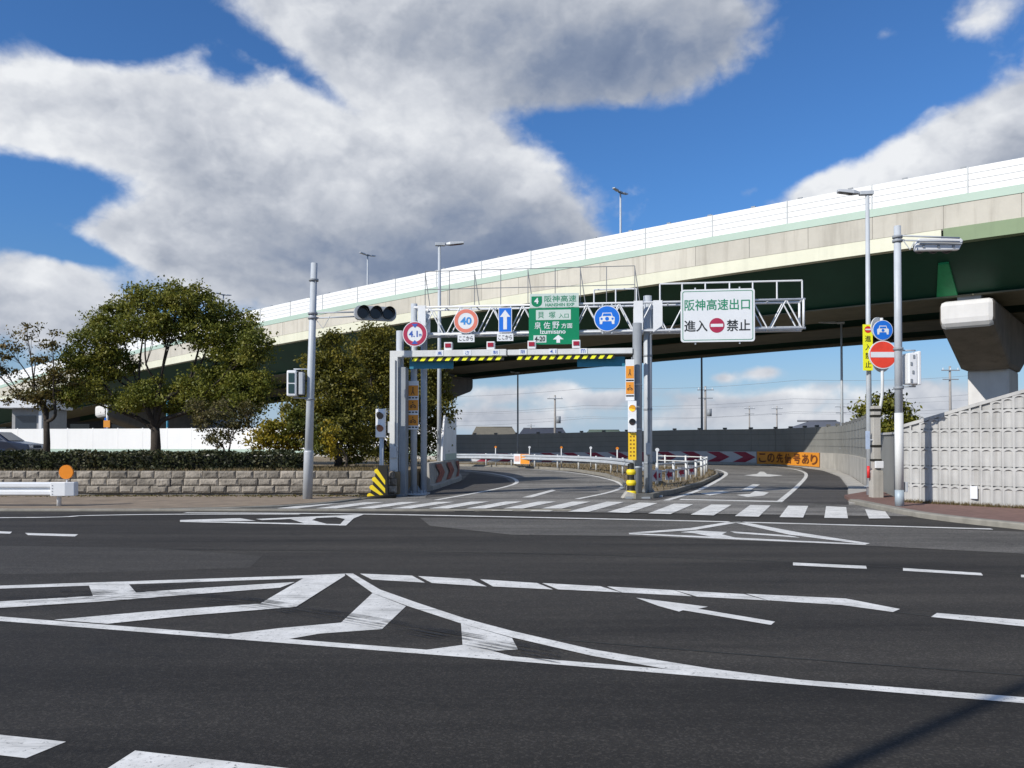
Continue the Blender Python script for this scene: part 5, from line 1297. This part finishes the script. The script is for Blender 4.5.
for p in resample(IF, 2.0): MB().tube([(p.x, p.y, 0), (p.x, p.y, .78)], .055, 10).build('post', M_WPOST, fe)
for i, (px, py, wp, Yd) in enumerate(((657.5, 475.5, 11, 29.6), (670, 474.3, 8.6, 30.7), (682, 472, 8.2, 32.4), (692, 469.7, 7, 34.3))):
    p = at(px, py, Yd); w = wp*Yd/F; ad = thing('arrow_plate', ['low white plate with a dark red left arrow, nearest the gantry post', 'second low red arrow plate from the gantry post', 'third low red arrow plate along the white fence', 'farthest and smallest low red arrow plate on the white fence'][i], 'sign board', (p.x-.05, Yd-.13, p.z), R(35), 'red arrow plates along the island fence')
    MB().box(-w*.62, w*.62, -.012, .012, -.2, .2).build('panel', M_CHWHT, ad)
    MB().face_y([(-w*.5, 0), (-w*.05, .17), (-w*.05, .08), (w*.48, .08), (w*.34, 0), (w*.48, -.08), (-w*.05, -.08), (-w*.05, -.17)], -.017).build('arrow', M_CHRED, ad)
    MB().tube([(0, .04, -p.z+.12), (0, .04, .2)], .03, 8).build('post', M_WPOST, ad)

# ================================================================== TREES AND PLANTS
def leaf_cloud(name, cen, size, mat, parent=None, flat=0.0):
    n = len(cen); cen = np.asarray(cen, dtype=np.float32)
    a = rng.normal(size=(n, 3)); a /= np.linalg.norm(a, axis=1)[:, None]
    b = rng.normal(size=(n, 3)); b -= a*(a*b).sum(1)[:, None]; b /= np.linalg.norm(b, axis=1)[:, None]
    s = (size*rng.uniform(.6, 1.35, n))[:, None]
    V = np.stack([cen-a*s, cen+b*s*.55, cen+a*s, cen-b*s*.55], 1).reshape(-1, 3).astype(np.float32)
    me = bpy.data.meshes.new(name); me.vertices.add(4*n); me.vertices.foreach_set('co', V.ravel())
    me.loops.add(4*n); me.loops.foreach_set('vertex_index', np.arange(4*n, dtype=np.int32))
    me.polygons.add(n); me.polygons.foreach_set('loop_start', np.arange(0, 4*n, 4, dtype=np.int32)); me.polygons.foreach_set('loop_total', np.full(n, 4, dtype=np.int32))
    me.materials.append(mat); me.update(); me.validate()
    o = bpy.data.objects.new(name, me); COL.objects.link(o)
    if parent: o.parent = parent
    return o
def tree(name, label, cat, base, Y, lobes, leaf, bark=M_BARK, r0=.17, fork=.35, dens=1.0, leafs=.085, per=46, sig=.20, twigs=5, group=None, lean=0.0):
    root = thing(name, label, cat, base, 0, group); B = Vector(base); ppm = F/Y
    mb = MB(); cl = []
    ctr = [at(l[0], l[1], Y+random.uniform(-.55, .55)*l[2]/ppm)-B for l in lobes]
    zf = max(.35, min(c.z for c in ctr)*fork+.3)
    top = Vector((lean, 0, zf))
    mb.tube([(0, 0, -.15), (lean*.3+.02, .02, zf*.5), top], [r0*1.25, r0, r0*.85], 10)
    K = max(2, min(5, len(lobes)//3)); order = sorted(range(len(ctr)), key=lambda i: math.atan2(ctr[i].x-top.x, max(.05, ctr[i].z-top.z)))
    wob = lambda a: Vector((random.gauss(0, a), random.gauss(0, a), random.gauss(0, a)))
    for gi in range(K):
        mem = order[gi*len(order)//K:(gi+1)*len(order)//K]
        if not mem: continue
        cg = sum((ctr[i] for i in mem), Vector())/len(mem); d = cg-top
        node = top+d*random.uniform(.42, .55)+Vector((0, 0, -.06*d.length)); L0 = r0*.55
        mb.tube(crom([top-Vector((0, 0, .1)), top+d*.2+wob(.06*d.length), node], 4), [L0*1.1-(L0*.45)*i/8 for i in range(9)], 8)
        for i in mem:
            l, c = lobes[i], ctr[i]; rx, rz = l[2]/ppm, l[3]/ppm; ry = max(rx, rz)*.85
            e = c-node; pts = crom([node, node+e*.5+wob(.10*e.length), c], 4); r1 = L0*.55
            mb.tube(pts, [r1*(1-.72*k/(len(pts)-1)) for k in range(len(pts))], 6)
            nc = max(4, int(dens*rx*rz*34)); cs = []
            while len(cs) < nc:
                v = rng.normal(size=3); v /= np.linalg.norm(v); v *= rng.uniform(.2, 1.0)**.5
                cs.append(c+Vector((v[0]*rx, v[1]*ry, v[2]*rz)))
            for q_ in random.sample(cs, min(twigs, len(cs))):
                k0 = pts[random.randrange(len(pts)//2, len(pts))]; m_ = (k0+q_)/2+wob(.08)
                mb.tube([k0, m_, q_], [r1*.32, r1*.2, .006], 5)
            for q_ in cs:
                k = int(per*random.uniform(.5, 1.5)); sg = sig*random.uniform(.6, 1.25)
                cl.append(rng.normal(size=(k, 3))*np.array([sg, sg, sg*.6])+np.array(q_[:]))
    mb.build('trunk', bark, root); leaf_cloud('crown', np.concatenate(cl), leafs, leaf, root)
    return root
ZV = .74
p = at(155, 452, 32)
tree('broadleaf_tree', 'large spreading green tree behind the hedge, white viaduct showing through its gaps', 'tree', (p.x, 32, ZV), 32,
     [(97, 345, 26, 22), (116, 322, 26, 20), (148, 302, 28, 18), (180, 299, 26, 16), (206, 310, 28, 17), (236, 330, 26, 20), (256, 350, 18, 20), (236, 360, 28, 18), (80, 370, 20, 20), (146, 324, 26, 16),
      (205, 332, 28, 18), (112, 368, 24, 16), (90, 394, 24, 16), (126, 398, 28, 14), (215, 384, 34, 18), (252, 384, 24, 20), (174, 330, 24, 14), (186, 402, 28, 14), (160, 388, 20, 12), (240, 404, 26, 14), (66, 392, 16, 14)], L_CAMPH, M_BARK, .19, .5, 1.45, .058, 120, .19)
p = at(46, 452, 31)
tree('sparse_tree', 'thin sparse tree with rusty brown leaf tufts at the far left', 'tree', (p.x, 31, ZV), 31,
     [(27, 332, 12, 7), (52, 340, 11, 9), (10, 350, 12, 10), (4, 368, 12, 8), (36, 362, 10, 6), (50, 380, 20, 12), (28, 392, 16, 10), (62, 372, 12, 10), (68, 390, 16, 11), (15, 398, 12, 8), (-14, 360, 14, 14), (45, 402, 18, 8)], L_RUST, M_BARK, .12, .6, 1.1, .058, 66, .15, 6)
p = at(338, 470, 29.5)
tree('broadleaf_tree', 'dense olive green tree behind the leaning traffic light pole', 'tree', (p.x, 29.5, ZV), 29.5,
     [(335, 345, 15, 14), (322, 368, 18, 18), (345, 372, 24, 20), (330, 398, 28, 20), (352, 402, 26, 22), (316, 420, 22, 18), (345, 428, 28, 20), (298, 404, 14, 16), (330, 446, 20, 12), (355, 450, 18, 12)], L_DARK, M_BARK, .14, .25, 1.4, .058, 125, .19)
p = at(398, 470, 33.2)
tree('broadleaf_tree', 'tall dark green tree with yellowish crown, behind the left portal column', 'tree', (p.x, 33.2, ZV), 33.2,
     [(376, 338, 16, 14), (364, 356, 18, 16), (388, 360, 24, 18), (372, 388, 26, 22), (400, 386, 26, 22), (428, 376, 18, 16), (420, 403, 24, 20), (440, 392, 14, 20), (442, 418, 12, 14), (385, 418, 28, 20), (412, 430, 26, 16), (362, 430, 20, 18), (432, 360, 12, 10), (375, 448, 22, 12), (402, 450, 22, 12), (424, 446, 14, 10)], L_DARK, M_BARK, .16, .25, 1.4, .058, 125, .19)
p = at(226, 452, 28.5)
tree('leafy_shrub', 'rounded brownish olive shrub with thin pale branches, right of the big tree trunk', 'shrub', (p.x, 28.5, ZV), 28.5,
     [(205, 420, 12, 12), (222, 412, 14, 12), (242, 420, 14, 12), (228, 430, 16, 10), (200, 405, 10, 8), (250, 408, 10, 8), (215, 440, 14, 8)], leaf_mat('olive_leaves', [(.03, .032, .012), (.07, .066, .022), (.13, .11, .035), (.18, .13, .05)]), M_BARKL, .06, .2, 2.6, .05, 40, .14, 14)
p = at(277, 455, 28)
tree('yellow_shrub', 'low bush with bright yellow orange leaves at the end of the hedge', 'shrub', (p.x, 28, ZV), 28, [(258, 440, 13, 11), (270, 432, 15, 12), (284, 428, 15, 13), (296, 440, 14, 12), (280, 445, 20, 9)], L_YELL, M_BARK, .05, .3, 2.6, .06, 46, .13)
p = at(312, 455, 27.6)
tree('yellow_shrub', 'taller yellow green bush just left of the leaning pole', 'shrub', (p.x-.15, 27.6, ZV), 27.6, [(304, 418, 14, 12), (296, 432, 12, 12), (310, 434, 16, 14), (318, 448, 14, 10), (290, 420, 10, 9)], leaf_mat('yellow_green_leaves', [(.05, .065, .012), (.10, .11, .015), (.17, .15, .02)]), M_BARK, .05, .3, 1.6, .06, 46, .13)
p = at(346, 462, 27.2)
tree('yellow_shrub', 'slender bush with yellow leaves just right of the leaning pole', 'shrub', (p.x, 27.2, ZV), 27.2, [(330, 430, 8, 12), (335, 450, 8, 10), (327, 445, 7, 8)], L_YELL, M_BARK, .04, .3, 1.6, .055, 40, .12)
p = at(886, 440, 47)
tree('broadleaf_tree', 'round olive green tree behind the grey barrier at right', 'tree', (p.x, 47, 0), 47,
     [(866, 408, 10, 10), (872, 424, 14, 12), (886, 405, 14, 12), (900, 414, 14, 12), (912, 428, 12, 10), (890, 428, 16, 12), (878, 436, 16, 10), (908, 438, 14, 8)], L_CAMPH, M_BARK, .16, .5, 1.0, .11, 44, .26)
# hedge
hx1 = at(303, 455, 26.3).x
hg = thing('hedge', 'long clipped dark green hedge above the granite wall', 'hedge', (0, 26.4, ZV))
n = 52000; x = rng.uniform(-34, hx1, n); y = rng.uniform(-.7, .75, n); z = rng.uniform(.0, .59, n)
keep = (z > .46) | (np.abs(y) > .5) | (x > hx1-.4)
nz_ = .06*np.sin(x*3.1)+.05*np.sin(x*7.7+1)+.03*np.sin(x*15)
C_ = np.stack([x, y+nz_*.6, np.clip(z*(1+nz_*.9), 0, 1)], 1)[keep]
leaf_cloud('foliage', C_, .055, L_HEDGE, hg)
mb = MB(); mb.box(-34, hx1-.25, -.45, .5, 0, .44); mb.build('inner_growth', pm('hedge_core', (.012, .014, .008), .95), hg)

# ================================================================== BACKGROUND
def gable(name, label, cx, Y, w, d, eave, ridge, rmat, rz=0, hip=False, wmat=M_HWALL):
    root = thing(name, label, 'house', (cx, Y, -.03), rz)
    wl_ = MB().box(-w/2, w/2, -d/2, d/2, 0, eave).build('wall', wmat, root)
    if hip: rf = MB().add([(-w/2-.5, -d/2-.5, eave), (w/2+.5, -d/2-.5, eave), (w/2+.5, d/2+.5, eave), (-w/2-.5, d/2+.5, eave), (-w*.22, 0, ridge), (w*.22, 0, ridge)], [(0, 1, 5, 4), (1, 2, 5), (2, 3, 4, 5), (3, 0, 4), (3, 2, 1, 0)])
    else: rf = MB().add([(-w/2-.5, -d/2-.6, eave), (w/2+.5, -d/2-.6, eave), (w/2+.5, d/2+.6, eave), (-w/2-.5, d/2+.6, eave), (-w*.42, 0, ridge), (w*.42, 0, ridge)], [(0, 1, 5, 4), (2, 3, 4, 5), (1, 2, 5), (3, 0, 4), (3, 2, 1, 0)])
    ro = rf.build('roof', rmat, root)
    MB().tube([(-w*.42, 0, ridge+.02), (w*.42 if not hip else w*.22, 0, ridge+.02)], .16, 8).build('ridge_cap', rmat, ro)
    for k in (-.3, 0, .3): 
        wd = MB().box(k*w-.8, k*w+.8, -d/2-.05, -d/2+.02, eave*.35, eave*.8).build('window', M_GLASS, root)
    return root
def hx(px, Y): return (px-512)/F*Y
gable('house', 'low house with a brown tiled roof, left of the slim dark lamp post', hx(494, 240), 240, 12.5, 9, 3.4, 6.2, M_ROOF1, R(4))
gable('house', 'low house with a dark slate roof, right of the slim dark lamp post', hx(543, 230), 230, 13, 9, 3.3, 5.7, M_ROOF2, R(-3))
gable('house', 'low house with a dull green roof, beyond the barrier left of the portal column', hx(604, 250), 250, 11, 8, 3.2, 5.5, M_ROOF3, R(6))
gable('house', 'small house with a pale roof ridge, right of the gantry post', hx(668, 270), 270, 7, 6, 3.4, 5.0, pm('roof_pale', (.5, .48, .45), .7), R(-4))
gable('house', 'house with a broad grey hipped roof behind the bright end of the barrier', hx(823, 150), 150, 11, 9, 4.0, 5.6, pm('roof_grey', (.12, .125, .14), .6), R(0), True)
gable('house', 'low house with a grey tiled roof left of the dark shaded lamp post', hx(686, 260), 260, 9, 7, 3.2, 4.9, M_ROOF2, R(5))
def util_pole(label, px, pyt, Y, arms=2, tr=False):
    h = at(512, pyt, Y).z; root = thing('utility_pole', label, 'utility pole', (hx(px, Y), Y, -.03), 0, 'utility poles beyond the barrier')
    MB().tube([(0, 0, 0), (0, 0, h)], [.2, .13], 8).build('pole', M_WOODP, root)
    for k in range(arms): MB().cbox((0, -.15, h-.5-1.1*k), (2.2-.3*k, .12, .12)).build('cross_arm', M_GALVD, root)
    if tr: MB().tube([(.5, -.1, h-4), (.5, -.1, h-3)], .32, 10).build('transformer', M_GALVD, root)
    mb = MB()
    for k in (-1, 0, 1): mb.tube([(k*.9, -.15, h-.44), (k*.9, -.15, h-.2)], .06, 6)
    build_split(mb, 'insulator', M_SWHITE, root)
    return root
util_pole('grey utility pole between the slim lamp post and the portal column', 555, 395, 118, 1, True)
util_pole('utility pole close behind the dark shaded lamp post', 705.5, 386, 110, 2, True)
util_pole('thin distant utility pole left of centre under the exit board', 749.5, 406, 170, 2)
util_pole('thin distant utility pole, the right one of the pair beyond the barrier', 777, 406, 165, 2)
util_pole('tall thin utility pole between the right signal pole and the viaduct pier', 950.5, 366, 100, 2)
util_pole('thin distant utility pole just right of the lamp post on the curved barrier', 841, 404, 150, 2)
util_pole('small faint utility pole behind the houses beside the slim lamp post', 531, 424, 230, 1)
for i, (pl, pr, Y, lab) in enumerate((((380, 396), (1010, 372), 112, 'topmost thin overhead wire crossing low in the sky'), ((380, 412), (1000, 392), 112.5, 'upper middle overhead wire low in the sky'), ((380, 414), (1000, 398), 160, 'middle overhead wire low in the sky'),
                             ((380, 420), (1000, 410), 160.5, 'lower middle overhead wire low in the sky'), ((380, 425), (1000, 405), 118, 'lowest overhead wire, just above the house roofs'))):
    a, b = at(*pl, Y), at(*pr, Y); pts = []
    for k in range(25):
        t = k/24; q_ = a.lerp(b, t); q_.z -= .5*math.sin(math.pi*((t*3) % 1)); pts.append(q_)
    o = MB().tube(pts, .018, 5).build('overhead_wire', M_GALVD); tag(o, lab, 'wire', 'overhead wires low in the sky')

# buildings under the viaduct, far left
wh = thing('warehouse', 'long dark building with columns and a violet band, in the shade under the viaduct', 'building', (-66, 112, -.03))
MB().box(-24, 24, 0, 14, 0, 7.4).build('wall', M_SHED, wh); MB().box(-24.1, 24.1, -.12, -.003, 5.4, 6.6).build('violet_band', M_SHEDP, wh); MB().box(-24.4, 24.4, -.5, 14.4, 7.4, 7.9).build('roof', M_GALVD, wh)
for k in range(9): MB().box(-23+k*5.6, -22.6+k*5.6, -.3, -.13, 0, 5.3).build('column', M_GALV if k % 2 else M_SHED, wh)
for k in range(8): MB().box(-21.6+k*5.6, -19+k*5.6, -.06, -.004, 1.4, 4.2).build('window', M_GLASS, wh)
kb = thing('office_building', 'small pale building with an overhanging white flat roof, behind the thin tree', 'building', (hx(28, 72), 72, -.03))
MB().box(-1.4, 1.2, 0, 4, 0, 4.6).build('wall', pm('office_grey', (.34, .34, .34), .8), kb); MB().box(-1.9, 1.5, -1.2, 4.5, 4.62, 5.4).build('roof', M_WPAINT, kb, .05)
MB().box(-1.1, .7, -.04, -.003, 2.4, 4.0).build('window', M_GLASS, kb); MB().box(1.25, 1.5, -.6, -.35, 0, 4.6).build('column', M_WPAINT, kb)
for px, Y, lab in ((81, 62, 'slim white pole rising behind the white left barrier'), (145, 62, 'slim teal pole behind the white left barrier, near the big tree trunk')):
    q_ = thing('slim_pole', lab, 'pole', (hx(px, Y), Y+4, -.03)); MB().tube([(0, 0, 0), (0, 0, 5.2)], .09, 8).build('pole', M_WPOST if px == 81 else M_TEAL, q_); MB().cbox((.0, 0, 5.25), (.24, .24, .12)).build('pole_cap', M_GALVD, q_)
q_ = thing('orange_marker_sign', 'small orange sign on a blue post behind the white left barrier', 'sign', (hx(92.5, 63), 65, -.03)); MB().tube([(0, 0, 0), (0, 0, 3.6)], .07, 8).build('post', M_SBLUE, q_); MB().box(-.1, .4, -.13, -.08, 2.85, 3.4).build('panel', M_ORANGE, q_)

# parked car at the far left
ca = thing('parked_car', 'dark blue car parked behind the hedge at the far left edge', 'car', (hx(-8, 41), 41, ZV-.0), R(4))
side = [(-2.15, .35), (2.1, .35), (2.2, .55), (2.12, .80), (1.2, .95), (.55, 1.40), (-.95, 1.44), (-1.75, 1.02), (-2.15, .95), (-2.22, .6)]
def carbody(poly, hw, tap):
    n = len(poly); vs = []
    for s in (-1, 1): vs += [(x, s*(hw-(tap if z > 1.0 else 0)), z) for x, z in poly]
    return MB().add(vs, [tuple(range(n)), tuple(range(2*n-1, n-1, -1))]+[(i, n+i, n+(i+1) % n, (i+1) % n) for i in range(n)])
carbody(side, .85, .17).build('body', M_CAR, ca, .06)
for s in (-1, 1):
    MB().add([(x, s*(.86-.17*min(1, max(0, (z-.98)/.35))+.012), z) for x, z in ((.95, 1.02), (.45, 1.34), (-.15, 1.36), (-.15, 1.02))], [(0, 1, 2, 3)]).build('side_window', M_GLASS, ca)
    MB().add([(x, s*(.86-.17*min(1, max(0, (z-.98)/.35))+.012), z) for x, z in ((-.25, 1.02), (-.25, 1.36), (-.88, 1.37), (-1.4, 1.04))], [(0, 1, 2, 3)]).build('side_window', M_GLASS, ca)
MB().add([(1.19, -.72, .985), (1.19, .72, .985), (.60, .62, 1.395), (.60, -.62, 1.395)], [(0, 1, 2, 3)]).build('windscreen', M_GLASS, ca)
for x in (-1.35, 1.35):
    for s in (-1, 1):
        wv = MB().tube([(x, s*.68, .32), (x, s*.88, .32)], .32, 20).build('wheel', M_TYRE, ca); MB().tube([(x, s*.86, .32), (x, s*.895, .32)], .2, 16).build('rim', M_RIM, wv)
for s in (-1, 1): MB().cbox((2.1, s*.6, .68), (.16, .36, .14)).build('headlight', M_WPAINT, ca, .02)
